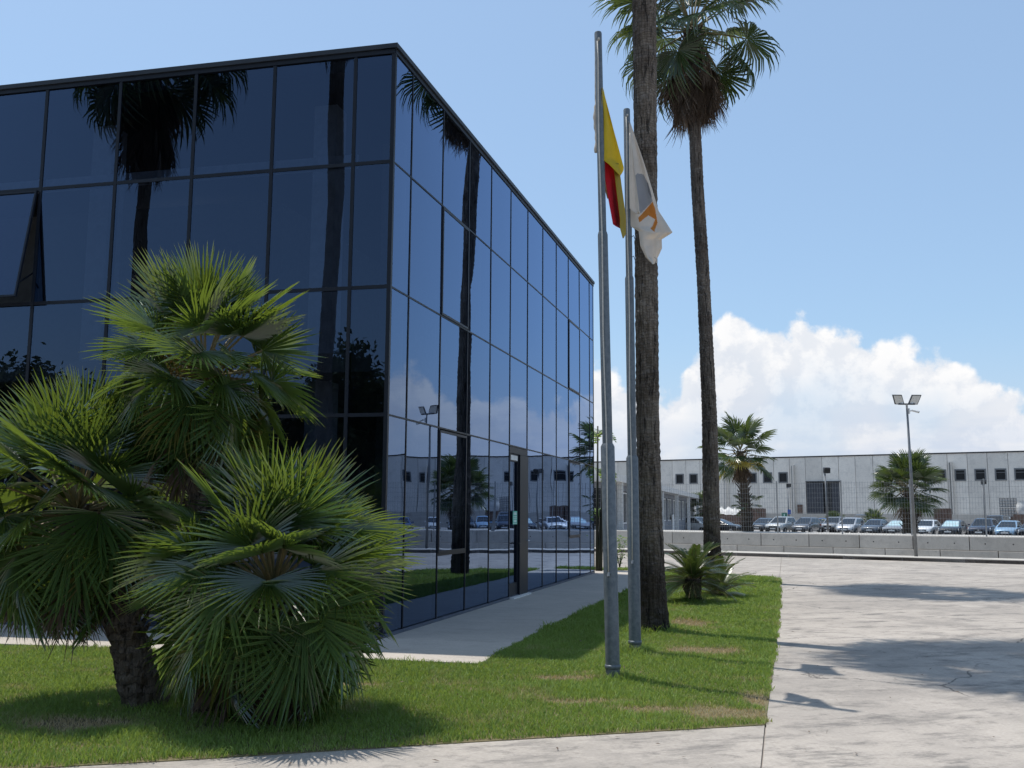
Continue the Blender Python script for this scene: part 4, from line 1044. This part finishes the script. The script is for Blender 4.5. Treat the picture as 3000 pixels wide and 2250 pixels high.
# ------------------------------------------------------------------ odds and ends round the car park
def pt(px, D, z): q = xz(px, 1500, D); return np.array([q[0], q[1], z])
def misc():
    # bays behind the boundary wall
    D = 118
    T = thing('pallet_cage_stack', tuple(pt(2956, 112, 1.7)), 'stack of white caged pallet tanks at the right edge, above the parked cars', 'pallet tank')
    c = pt(2956, 114, 0)
    for k in range(2):
        MB().obox(c + UP * (1.9 + k * 1.0), WD * .80, WN * .5, UP * .46).build('tank', M['tank'], T)
        b = MB()
        for j in range(7): b.obox(c + UP * (1.9 + k * 1.0) + WN * .53 + WD * (-.78 + j * .26), WD * .025, WN * .02, UP * .48)
        for j in range(4): b.obox(c + UP * (1.5 + k * 1.0 + j * .28) + WN * .56, WD * .82, WN * .02, UP * .02)
        b.build('cage', M['lampgrey'], T)
    MB().obox(c + UP * .6, WD * 1.0, WN * .6, UP * .82).build('plinth', M['rust'], T)
    T = thing('bulk_bag', tuple(pt(2992, 113, 1.7)), 'white bulk bag at the right edge beside the caged pallet tanks', 'bulk bag')
    c = pt(2998, 113, 0)
    b = MB(); n = 10
    for i, (z, r) in enumerate(((1.7, .5), (2.1, .62), (2.6, .60), (2.95, .45), (3.1, .5))):
        for k in range(n): a = 2 * pi * k / n; b.v.append(tuple(c + np.array([r * math.cos(a) * (1 + .08 * math.sin(3 * a)), r * math.sin(a), z])))
    for i in range(4):
        for k in range(n): b.f.append((i * n + k, i * n + (k + 1) % n, (i + 1) * n + (k + 1) % n, (i + 1) * n + k)); b.mi.append(0)
    b.build('sack', M['tarp'], T, smooth=True)
    MB().obox(c + UP * .7, WD * .9, WN * .6, UP * 1.0).build('pallet_base', M['rust'], T)
    T = thing('arrow_sign', tuple(pt(2945, 103, 0)), 'small white sign with a dark arrow on the boundary wall at far right', 'sign')
    c = pt(2945, 108.5, 1.35)
    o = MB().obox(c, WD * .42, WN * .02, UP * .12).build('board', M['plate'], T)
    b = MB(); b.obox(c + WN * .024 - WD * .1, WD * .22, WN * .003, UP * .025); b.add([c + WN * .026 + WD * .1 + UP * .08, c + WN * .026 + WD * .1 - UP * .08, c + WN * .026 + WD * .30], [(0, 1, 2)])
    b.build('arrow', M['black'], o)
    b_ = MB().tube([c - UP * 1.65 - WN * .03, c - WN * .03 + UP * .1], .03, 6).build('post', M['lampgrey'], T)
    # tarpaulin heap and timber crates
    T = thing('tarpaulin_heap', tuple(pt(2150, 128, 1.6)), 'pale tarpaulin thrown over goods behind the boundary wall, left of the parked cars', 'tarpaulin')
    b = MB(); c = pt(2152, 130, 0); N = 14; r_ = random.Random(4)
    for i in range(N):
        for j in range(6):
            u = i / (N - 1) - .5; v = j / 5 - .5
            b.v.append(tuple(c + WD * u * 4.2 + WN * v * 2 + UP * (1.5 + 1.0 * (1 - (2 * v) ** 2) ** .5 * (.75 + .25 * math.sin(i * 1.9)) + r_.uniform(-.1, .1))))
    for i in range(N - 1):
        for j in range(5): b.f.append((i * 6 + j, (i + 1) * 6 + j, (i + 1) * 6 + j + 1, i * 6 + j + 1)); b.mi.append(0)
    b.build('sheet', M['tarp'], T, smooth=True)
    MB().obox(c + UP * .65, WD * 2.0, WN * .9, UP * .95).build('goods', M['rust'], T)
    for px, lab in ((2222, 'brown timber crate behind the boundary wall, right of the tarpaulin'), (2762, 'brown timber crate behind the boundary wall beside the broad bushy palm')):
        c = pt(px, 124 if px < 2500 else 112, 0); T = thing('timber_crate', tuple(c + UP * -.3), lab, 'crate', 'timber crates')
        for k in range(6): MB().obox(c + UP * 1.0 + WD * (-.7 + k * .28) + WN * .5, WD * .12, WN * .03, UP * 1.28).build('board', M['rust'], T)
        MB().obox(c + UP * 1.0, WD * .8, WN * .45, UP * 1.25).build('box', M['rust'], T)
    # signs among the cars
    c = pt(2312, 104, 0); T = thing('blue_sign', tuple(c - UP * .3), 'small blue parking sign on a thin pole behind the silver car', 'sign')
    MB().tube([c - UP * .3, c + UP * 2.1], .04, 6).build('post', M['lampgrey'], T); MB().obox(c + UP * 1.82 + np.array([0, -.06, 0]), (.16, 0, 0), (0, .02, 0), (0, 0, .22)).build('board', M['signblue'], T)
    c = pt(2297, 104, 0); T = thing('green_sign', tuple(c - UP * .3), 'square green sign just above the roof of the silver car', 'sign')
    MB().tube([c - UP * .3, c + UP * 1.7], .04, 6).build('post', M['lampgrey'], T); o = MB().obox(c + UP * 1.50 + np.array([0, -.06, 0]), (.27, 0, 0), (0, .02, 0), (0, 0, .22)).build('board', M['signgreen'], T)
    MB().obox(c + UP * 1.50 + np.array([0, -.085, 0]), (.07, 0, .0), (0, .004, 0), (0, 0, .12)).build('symbol', M['noticew'], o)
misc()

# ------------------------------------------------------------------ cars
def car(name, label, pos, yaw, col, kind='hatch', shade=False, plate=True):
    """local X = nose, Y = left flank, Z = up"""
    T = thing(name, tuple(pos), label, 'car' if name != 'van' else 'van', 'cars in the car park', yaw)
    P_ = M.setdefault('paint%s' % (col,), paint('car_paint', col))
    if kind == 'suv':   L, Wd, H = 4.40, 1.84, 1.66; prof_ = [(-2.2, .62, .98), (-2.1, .40, 1.05), (-1.0, .36, 1.05), (.62, .36, 1.06), (1.30, .36, 1.02), (1.95, .38, .93), (2.16, .46, .80), (2.2, .5, .62)]; cab = (-2.08, -1.72, .05, 1.02); bz = 1.05
    elif kind == 'mpv': L, Wd, H = 4.1, 1.74, 1.62; prof_ = [(-2.05, .55, .95), (-1.98, .36, 1.0), (-1.0, .33, 1.0), (.8, .33, 1.02), (1.4, .33, .95), (1.85, .36, .82), (2.02, .44, .70), (2.05, .5, .55)]; cab = (-1.98, -1.62, .15, 1.42); bz = 1.0
    elif kind == 'sedan': L, Wd, H = 4.5, 1.80, 1.44; prof_ = [(-2.25, .55, .92), (-2.18, .36, .98), (-1.2, .32, .96), (.6, .32, .95), (1.2, .32, .92), (1.9, .34, .82), (2.2, .42, .70), (2.25, .5, .55)]; cab = (-1.85, -.95, -.02, 1.08); bz = .95
    elif kind == 'van': L, Wd, H = 4.8, 1.9, 1.9; prof_ = [(-2.4, .5, 1.1), (-2.35, .36, 1.12), (-1.2, .33, 1.12), (1.0, .33, 1.12), (1.5, .33, 1.08), (2.1, .36, .98), (2.36, .44, .85), (2.4, .5, .6)]; cab = (-2.35, -2.25, 1.0, 1.75); bz = 1.1
    else:               L, Wd, H = 4.0, 1.72, 1.49; prof_ = [(-2.0, .55, .95), (-1.92, .36, .98), (-1.0, .32, .96), (.7, .32, .96), (1.25, .32, .92), (1.75, .35, .82), (1.96, .42, .70), (2.0, .5, .55)]; cab = (-1.92, -1.40, .02, 1.16); bz = .95
    w = Wd / 2
    # lower body: lofted sections
    b = MB(); sec = []
    for i, (x, zb, zt) in enumerate(prof_):
        k = 1.0 - .24 * (max(0, abs(x) / (L / 2) - .68) / .32) ** 1.6
        ww = w * k
        sec.append([(x, -ww * .93, zb), (x, -ww, zb + .16), (x, -ww, zt - .22), (x, -ww * .95, zt - .03), (x, -ww * .70, zt + .025), (x, 0, zt + .045), (x, ww * .70, zt + .025), (x, ww * .95, zt - .03), (x, ww, zt - .22), (x, ww, zb + .16), (x, ww * .93, zb)])
    n = 11
    for s_ in sec: b.v += s_
    for i in range(len(sec) - 1):
        for j in range(n - 1): b.f.append((i * n + j, i * n + j + 1, (i + 1) * n + j + 1, (i + 1) * n + j)); b.mi.append(0)
        b.f.append((i * n + n - 1, i * n, (i + 1) * n, (i + 1) * n + n - 1)); b.mi.append(0)
    b.f.append(tuple(range(n))); b.mi.append(0); b.f.append(tuple(reversed([(len(sec) - 1) * n + j for j in range(n)]))); b.mi.append(0)
    # greenhouse
    xr, xrr, xrf, xf = cab; zt = H; iw = w * .94; tw = w * .67
    o = len(b.v)
    b.v += [(xr, -iw, bz - .04), (xr, iw, bz - .04), (xf, iw, bz - .04), (xf, -iw, bz - .04), (xrr, -tw, zt - .05), (xrr, tw, zt - .05), (xrf, tw, zt - .06), (xrf, -tw, zt - .06),
            (xrr + .15, -tw * .8, zt), (xrr + .15, tw * .8, zt), (xrf - .2, tw * .8, zt), (xrf - .2, -tw * .8, zt)]
    for f in ((0, 1, 5, 4), (2, 3, 7, 6), (1, 2, 6, 5), (3, 0, 4, 7), (4, 5, 9, 8), (6, 7, 11, 10), (5, 6, 10, 9), (7, 4, 8, 11), (8, 9, 10, 11)): b.f.append(tuple(o + i for i in f)); b.mi.append(0)
    body = b.build('body', P_, T, local=True, smooth=True, bevel=.07)
    V8 = [np.array(v) for v in b.v[o:o + 8]]
    def glass(a, b_, c, d, mx, my, off, name_, mat_):
        pts_ = []
        for u, v in ((mx[0], my[0]), (mx[1], my[0]), (mx[1], my[1]), (mx[0], my[1])):
            lo = a + (b_ - a) * u; hi = d + (c - d) * u; pts_.append(lo + (hi - lo) * v)
        nn = np.cross(pts_[1] - pts_[0], pts_[3] - pts_[0]); nn /= np.linalg.norm(nn)
        cen = sum(pts_) / 4
        if np.dot(nn, cen - np.array([(xr + xf) / 2, 0, bz])) < 0: nn = -nn
        q = [p + nn * off for p in pts_]
        return MB().add(pts_ + q, [(4, 5, 6, 7), (0, 1, 5, 4), (1, 2, 6, 5), (2, 3, 7, 6), (3, 0, 4, 7)]).build(name_, mat_, T, local=True)
    ws = glass(V8[2], V8[3], V8[7], V8[6], (.07, .93), (.10, .93), .012, 'windscreen', M['shade'] if shade else M['carglass'])
    glass(V8[0], V8[1], V8[5], V8[4], (.12, .88), (.25, .9), .012, 'rear_window', M['carglass'])
    for a, b_, c, d in ((V8[1], V8[2], V8[6], V8[5]), (V8[3], V8[0], V8[4], V8[7])):
        fl = a is V8[1]
        glass(a, b_, c, d, (.10, .46) if fl else (.54, .90), (.16, .88), .010, 'side_window', M['carglass'])
        glass(a, b_, c, d, (.50, .92) if fl else (.08, .50), (.16, .88), .010, 'side_window', M['carglass'])
    for sx_ in (-.62, .63):
        for sg in (-1, 1):
            c = np.array([L * .5 * sx_, sg * (w - .10), .32])
            MB().tube([c + np.array([0, sg * -.02, 0]), c + np.array([0, sg * .108, 0])], [.37, .37], 18).build('wheel_arch', M['black'], T, local=True)
            wh = MB().tube([c + np.array([0, -sg * .06, 0]), c + np.array([0, sg * .10, 0]), c + np.array([0, sg * .12, 0])], [.315, .315, .29], 18).build('tyre', M['tyre'], T, local=True)
            MB().tube([c + np.array([0, sg * .115, 0]), c + np.array([0, sg * .128, 0])], [.21, .19], 14).build('rim', M['rim'], wh, local=True)
    xn = L / 2; zl = prof_[-2][2]
    for sg in (-1, 1):
        MB().add([(xn - .07, sg * w * .50, zl - .02), (xn - .27, sg * w * .93, zl + .05), (xn - .30, sg * w * .94, zl - .10), (xn - .03, sg * w * .52, zl - .13),
                  (xn - .16, sg * w * .48, zl + .04), (xn - .36, sg * w * .90, zl + .10)], [(0, 1, 2, 3), (0, 4, 5, 1)]).build('headlight', M['headlight'], T, local=True)
        q = np.array([xf - .28, sg * (w + .07), bz + .08]); MB().obox(q, (.06, 0, 0), (0, .09, 0), (0, 0, .065)).build('mirror', P_, T, local=True, bevel=.02)
        MB().obox((xn * -1 - .005, sg * w * .68, bz - .12), (.02, 0, 0), (0, .12, 0), (0, 0, .10)).build('tail_light', M['f_red'], T, local=True)
    MB().obox((xn - .02, 0, zl - .09), (.03, 0, 0), (0, w * .42, 0), (0, 0, .055)).build('grille', M['black'], T, local=True)
    MB().obox((xn - .005, 0, .42), (.03, 0, 0), (0, w * .62, 0), (0, 0, .075)).build('lower_grille', M['black'], T, local=True)
    MB().obox((xn + .015, 0, zl - .09), (.006, 0, 0), (0, .06, 0), (0, 0, .045)).build('badge', M['chrome'], T, local=True)
    if plate: MB().obox((xn + .025, 0, .54), (.006, 0, 0), (0, .26, 0), (0, 0, .055)).build('number_plate', M['plate'], T, local=True)
    return T
FAC = math.atan2(-.89, -.46)       # facing of the front row
def row_car(px, D, col, kind, label, shade=False, dy=0.0, name='parked_car'):
    car(name, label, pt(px, D, -.30), FAC + R(-9) + dy, col, kind, shade)
silver, dgrey, black_, blue_, white_ = (.46, .47, .48), (.075, .08, .09), (.018, .019, .022), (.03, .07, .20), (.72, .72, .70)
row_car(2238, 102, (.045, .05, .058), 'hatch', 'dark hatchback parked right beside the yellowing fan palm')
row_car(2288, 97.5, (.42, .43, .42), 'suv', 'silver grey sport utility car, second car right of the yellowing fan palm')
row_car(2362, 97.5, (.10, .105, .115), 'mpv', 'dark grey rounded car next to the silver sport utility car')
row_car(2404, 114, blue_, 'hatch', 'small bright blue car parked farther back, left of the slim lamp post')
row_car(2443, 105, (.20, .205, .21), 'suv', 'mid grey car half hidden behind the silver people carrier')
row_car(2491, 95.5, silver, 'mpv', 'bright silver people carrier below the warehouse door')
row_car(2532, 108, (.06, .065, .07), 'van', 'tall dark car farther back between the silver carrier and the dark blue-grey hatchback')
row_car(2563, 94.5, (.07, .085, .105), 'hatch', 'dark blue-grey hatchback left of the broad bushy palm')
row_car(2630, 93.5, (.24, .245, .25), 'sedan', 'mid grey saloon with a silver sunshade, touching the broad palm in view', True)
row_car(2714, 91.5, white_, 'hatch', 'white hatchback right of the twin floodlight post')
row_car(2790, 90.5, black_, 'hatch', 'black hatchback with a bright sunshade in its windscreen', True)
row_car(2880, 89.5, (.02, .028, .05), 'suv', 'dark navy crossover second from the right edge')
row_car(2918, 101, (.03, .03, .035), 'van', 'dark car farther back between the navy crossover and the light blue car')
row_car(2953, 88.3, (.24, .37, .50), 'hatch', 'light blue small car, last whole car at the right')
row_car(3026, 87.5, black_, 'sedan', 'black saloon cut off by the right edge of the picture')
q0 = pt(3026, 87.5, -.30)
ex = [(white_, 'hatch', 'white hatchback'), (blue_, 'hatch', 'blue hatchback'), (silver, 'van', 'silver van'), (black_, 'suv', 'black sport utility car'), ((.24, .37, .50), 'hatch', 'pale blue hatchback'),
      (dgrey, 'sedan', 'dark grey saloon'), ((.03, .05, .06), 'suv', 'dark teal sport utility car'), (silver, 'sedan', 'silver saloon'), (white_, 'van', 'white van'), (dgrey, 'hatch', 'dark grey hatchback'), (white_, 'mpv', 'white people carrier'), (blue_, 'suv', 'deep blue sport utility car')]
for i, (c_, k_, l_) in enumerate(ex):
    car('parked_car', l_ + ' out to the right of the view, mirrored in the glass', q0 + np.array([19.1, -10., 0]) / 21.5 * 2.6 * (i + 1), FAC + R(-6), c_, k_)
car('parked_car', 'white car between the gatehouse and the tall slender palm', pt(2044, 92, -.30), R(-55), white_, 'mpv')
car('parked_car', 'black car seen from the side, just right of the tall slender palm trunk', pt(2112, 93, -.30), R(-40), black_, 'sedan')

# ------------------------------------------------------------------ trees behind the viewer (mirrored in the left face)
def tree(pos, h, wr, seed, label, dens=5200):
    T = thing('tree', tuple(pos), label, 'tree', 'trees behind the viewer'); r_ = random.Random(seed); rg = np.random.default_rng(seed); pos = np.array(pos, float)
    b = MB(); b.tube([pos, pos + UP * h * .45, pos + np.array([.2, .1, h * .85])], [.22, .15, .05], 8); tips = []
    for i in range(14):
        z = h * (.28 + .6 * i / 14); a = i * 2.4; l = wr * r_.uniform(.6, 1.0) * math.sin(pi * (.22 + .7 * i / 14))
        p = pos + UP * z; q = p + np.array([l * math.cos(a), l * math.sin(a), l * .55]); b.tube([p, (p + q) / 2 + UP * .1, q], [.07, .045, .015], 5); tips.append(q); tips.append((p + q) / 2)
    b.build('trunk', M['wood'], T)
    tips = np.array(tips + [pos + UP * h * .95]); k = rg.integers(0, len(tips), dens); c = tips[k] + rg.normal(0, 1, (dens, 3)) * np.array([.5, .5, .42]) * (wr / 2.6)
    u = rg.normal(0, 1, (dens, 3)); u /= np.linalg.norm(u, axis=1)[:, None]; w = np.cross(u, rg.normal(0, 1, (dens, 3))); w /= np.linalg.norm(w, axis=1)[:, None]
    sz = rg.uniform(.12, .26, dens)[:, None]; V = np.stack([c - u * sz, c + w * sz * .5, c + u * sz, c - w * sz * .5], 1).reshape(-1, 3)
    me = bpy.data.meshes.new('crown'); me.from_pydata(V.tolist(), [], np.arange(dens * 4).reshape(-1, 4).tolist()); me.materials.append(M['treeleaf'])
    o = bpy.data.objects.new('crown', me); put(o, T); o.matrix_parent_inverse = inv_of(T)
for i, (px, D, h, wr, l) in enumerate(((1015, 55, 11.2, 2.6, 'tallest dark tree mirrored beside the corner of the glass'), (930, 58, 9.6, 2.6, 'dark tree mirrored behind the palm trunk in the glass'), (1100, 60, 8.8, 2.6, 'thin dark tree mirrored nearest the corner of the glass'),
                                  (820, 62, 8.6, 3.2, 'broad dark tree mirrored just right of the fan palm clump'), (690, 66, 7.6, 3.2, 'low dark tree mirrored behind the top head of the fan palm'), (480, 66, 8.2, 3.4, 'dark tree mirrored behind the fan palm clump'),
                                  (250, 64, 8.6, 3.6, 'dark tree mirrored between the two left fan palm heads'), (50, 60, 9.6, 3.2, 'dark tree mirrored low at the left edge of the glass'), (-120, 60, 9.0, 3.4, 'leftmost dark tree behind the viewer'))):
    x, y = mirrored(px, D); tree((x, y, 0), h, wr, 50 + i, l)

def hedge():
    a, b_ = np.array(mirrored(-500, 52)), np.array(mirrored(1330, 50)); n = 26000; rg = np.random.default_rng(5)
    T = thing('hedge', (float((a[0] + b_[0]) / 2), float((a[1] + b_[1]) / 2), 0), 'long dark hedge under the trees, mirrored low in the left glass face', 'hedge')
    t = rg.random(n); w_ = rg.normal(0, .7, n); d = (b_ - a) / np.linalg.norm(b_ - a); nn = np.array([-d[1], d[0]])
    top = 2.6 + .7 * np.sin(t * 40) * np.sin(t * 17 + 1) + .5 * np.sin(t * 93)
    c = np.column_stack([a[0] + (b_[0] - a[0]) * t + nn[0] * w_, a[1] + (b_[1] - a[1]) * t + nn[1] * w_, top * rg.random(n) ** .7])
    u = rg.normal(0, 1, (n, 3)); u /= np.linalg.norm(u, axis=1)[:, None]; w = np.cross(u, rg.normal(0, 1, (n, 3))); w /= np.linalg.norm(w, axis=1)[:, None]
    V = np.stack([c - u * .2, c + w * .11, c + u * .2, c - w * .11], 1).reshape(-1, 3)
    me = bpy.data.meshes.new('foliage'); me.from_pydata(V.tolist(), [], np.arange(n * 4).reshape(-1, 4).tolist()); me.materials.append(M['treeleaf'])
    o = bpy.data.objects.new('foliage', me); put(o, T); o.matrix_parent_inverse = inv_of(T); o['kind'] = 'stuff'
    q = [mirrored(-600, 40), mirrored(1500, 38), mirrored(1500, 75), mirrored(-600, 75)]
    o = MB().prism(q, -.02, .02).build('planting_bed', M['litter']); tag(o, kind='structure')
hedge()

# ------------------------------------------------------------------ grass
def poly_mask(P, poly):
    x, y = P[:, 0], P[:, 1]; r = np.zeros(len(P), bool); n = len(poly)
    for i in range(n):
        x1, y1 = poly[i]; x2, y2 = poly[(i + 1) % n]
        if y1 == y2: continue
        c = ((y1 > y) != (y2 > y)) & (x < (x2 - x1) * (y - y1) / (y2 - y1) + x1); r ^= c
    return r
def vnoise(x, y, s, seed):
    r_ = np.random.default_rng(seed); t = r_.random((64, 64)); u, v = x * s, y * s; i, j = np.floor(u).astype(int), np.floor(v).astype(int); fu, fv = u - i, v - j
    fu = fu * fu * (3 - 2 * fu); fv = fv * fv * (3 - 2 * fv); a = t[i % 64, j % 64]; b = t[(i + 1) % 64, j % 64]; c = t[i % 64, (j + 1) % 64]; d = t[(i + 1) % 64, (j + 1) % 64]
    return (a * (1 - fu) + b * fu) * (1 - fv) + (c * (1 - fu) + d * fu) * fv
dry_spots = [(gp(2175, 2095), .52, .20), (gp(2060, 1911), .40, .34), (gp(1660, 1993), .28, .13), (gp(1720, 2062), .40, .10), (gp(1900, 2085), .35, .10), (gp(240, 2130), .5, .22), (gp(2010, 1830), .3, .4), (gp(2225, 2060), .12, .35), (gp(1000, 2010), .5, .08)]
def grass(name, poly, label):
    P = np.array(poly); lo, hi = P.min(0), P.max(0); parts = []
    for (y0, y1, den, hs, wsz) in ((0, 9.5, 6000, (.020, .046), .0032), (9.5, 13.2, 4800, (.022, .050), .0040), (13.2, 19, 2600, (.030, .065), .0058), (19, 40, 1500, (.035, .07), .0085)):
        a0, a1 = max(lo[1], y0), min(hi[1], y1)
        if a1 <= a0: continue
        x0 = max(lo[0], -7.5); n = int((hi[0] - x0) * (a1 - a0) * den); q = np.column_stack([rng.uniform(x0 - .1, hi[0] + .1, n), rng.uniform(a0, a1, n)])
        jit = (vnoise(q[:, 0], q[:, 1], 9, 1) - .5) * .12 + rng.normal(0, .012, n)
        keep = poly_mask(q + np.column_stack([jit, jit]), poly) & (np.abs(q[:, 0]) < .60 * q[:, 1] + 1.2)
        q = q[keep]; k = len(q)
        parts.append((q, rng.uniform(hs[0], hs[1], k), np.full(k, wsz)))
    q = np.concatenate([p[0] for p in parts]); h = np.concatenate([p[1] for p in parts]); w = np.concatenate([p[2] for p in parts])
    x, y = q[:, 0], q[:, 1]
    dry = np.zeros(len(q))
    for c, rx, ry in dry_spots: dry = np.maximum(dry, np.exp(-(((x - c[0]) / rx) ** 2 + ((y - c[1]) / ry) ** 2) * 1.3) * 1.7)
    dry = np.clip(dry + (vnoise(x, y, 3.1, 5) - .5) * .8 + (vnoise(x, y, 9, 6) - .5) * .55 - .09, 0, 1)
    dry = np.where(rng.random(len(q)) < np.clip(dry * 1.3 + .07, 0, 1), np.clip(dry + rng.uniform(0, .5, len(q)), 0, 1), dry * .4)
    keep = rng.random(len(q)) > np.clip(dry - .45, 0, .5); q, h, w, dry = q[keep], h[keep], w[keep], dry[keep]; x, y = q[:, 0], q[:, 1]; n = len(q)
    tall = vnoise(x, y, 2.2, 8); h = h * (.65 + .8 * tall) * (1 - .4 * dry)
    for c in (gp(1796, 1993), gp(1861, 1915), gp(1917, 1853), gp(2031, 1768), gp(425, 2075), gp(760, 2095)):
        dd = np.hypot(x - c[0], y - c[1]); h = h * (1 + 1.3 * np.exp(-(np.maximum(0, dd - .12) / .12) ** 2))
    weed = vnoise(x, y, 6.3, 21); h = np.where((weed > .86) & (rng.random(n) < .5), h * 1.7, h)
    a = rng.uniform(0, 2 * pi, n); la = rng.uniform(0, 2 * pi, n); ln = rng.uniform(.2, 1.0, n) * h
    b0 = np.column_stack([x, y, np.full(n, .008)]); ux = np.column_stack([np.cos(a), np.sin(a), np.zeros(n)]) * w[:, None]
    mid = b0 + np.column_stack([np.cos(la) * ln * .3, np.sin(la) * ln * .3, h * .6]); tp = b0 + np.column_stack([np.cos(la) * ln, np.sin(la) * ln, h])
    V = np.stack([b0 - ux, b0 + ux, mid + ux * .8, mid - ux * .8, tp], 1).reshape(-1, 3).astype(np.float32)
    i0 = np.arange(n) * 5
    loops = np.stack([i0, i0 + 1, i0 + 2, i0 + 3, i0 + 3, i0 + 2, i0 + 4], 1).reshape(-1).astype(np.int32)
    starts = np.stack([np.arange(n) * 7, np.arange(n) * 7 + 4], 1).reshape(-1).astype(np.int32)
    me = bpy.data.meshes.new(name); me.vertices.add(n * 5); me.vertices.foreach_set('co', V.ravel()); me.loops.add(len(loops)); me.loops.foreach_set('vertex_index', loops)
    me.polygons.add(n * 2); me.polygons.foreach_set('loop_start', starts); me.update(calc_edges=True)
    for nm, val in (('dry', dry), ('var', np.clip(.35 * vnoise(x, y, 1.1, 9) + .65 * rng.random(n), 0, 1))):
        at_ = me.attributes.new(nm, 'FLOAT', 'POINT'); at_.data.foreach_set('value', np.repeat(val, 5).astype(np.float32))
    me.materials.append(M['grass']); o = bpy.data.objects.new(name, me); COL.objects.link(o); tag(o, label, 'grass', kind='stuff'); print(name, n)
grass('lawn_grass', lawn, 'mown green lawn with dry straw patches beside the office path')
grass('verge_grass', strip, 'thin strip of grass beyond the end of the path')

# fallen leaves and bits of straw on the lawn and the paving
def litter():
    rg = np.random.default_rng(12); b = MB()
    for i in range(170):
        x, y = rg.uniform(-4.5, 5.5), rg.uniform(6.2, 17); u = rg.normal(0, 1, 3); u[2] *= .25; u /= np.linalg.norm(u); w = np.cross(u, (0, 0, 1.)); l = rg.uniform(.008, .028)
        z = .045 if poly_mask(np.array([[x, y]]), lawn)[0] else .012
        p = np.array([x, y, z]); b.quad(p - u * l, p + w * l * .35 + UP * .004, p + u * l, p - w * l * .35)
    o = b.build('fallen_leaves', M['dead']); tag(o, 'dry fallen leaf bits scattered on the lawn and paving', 'fallen leaves', kind='stuff')
litter()
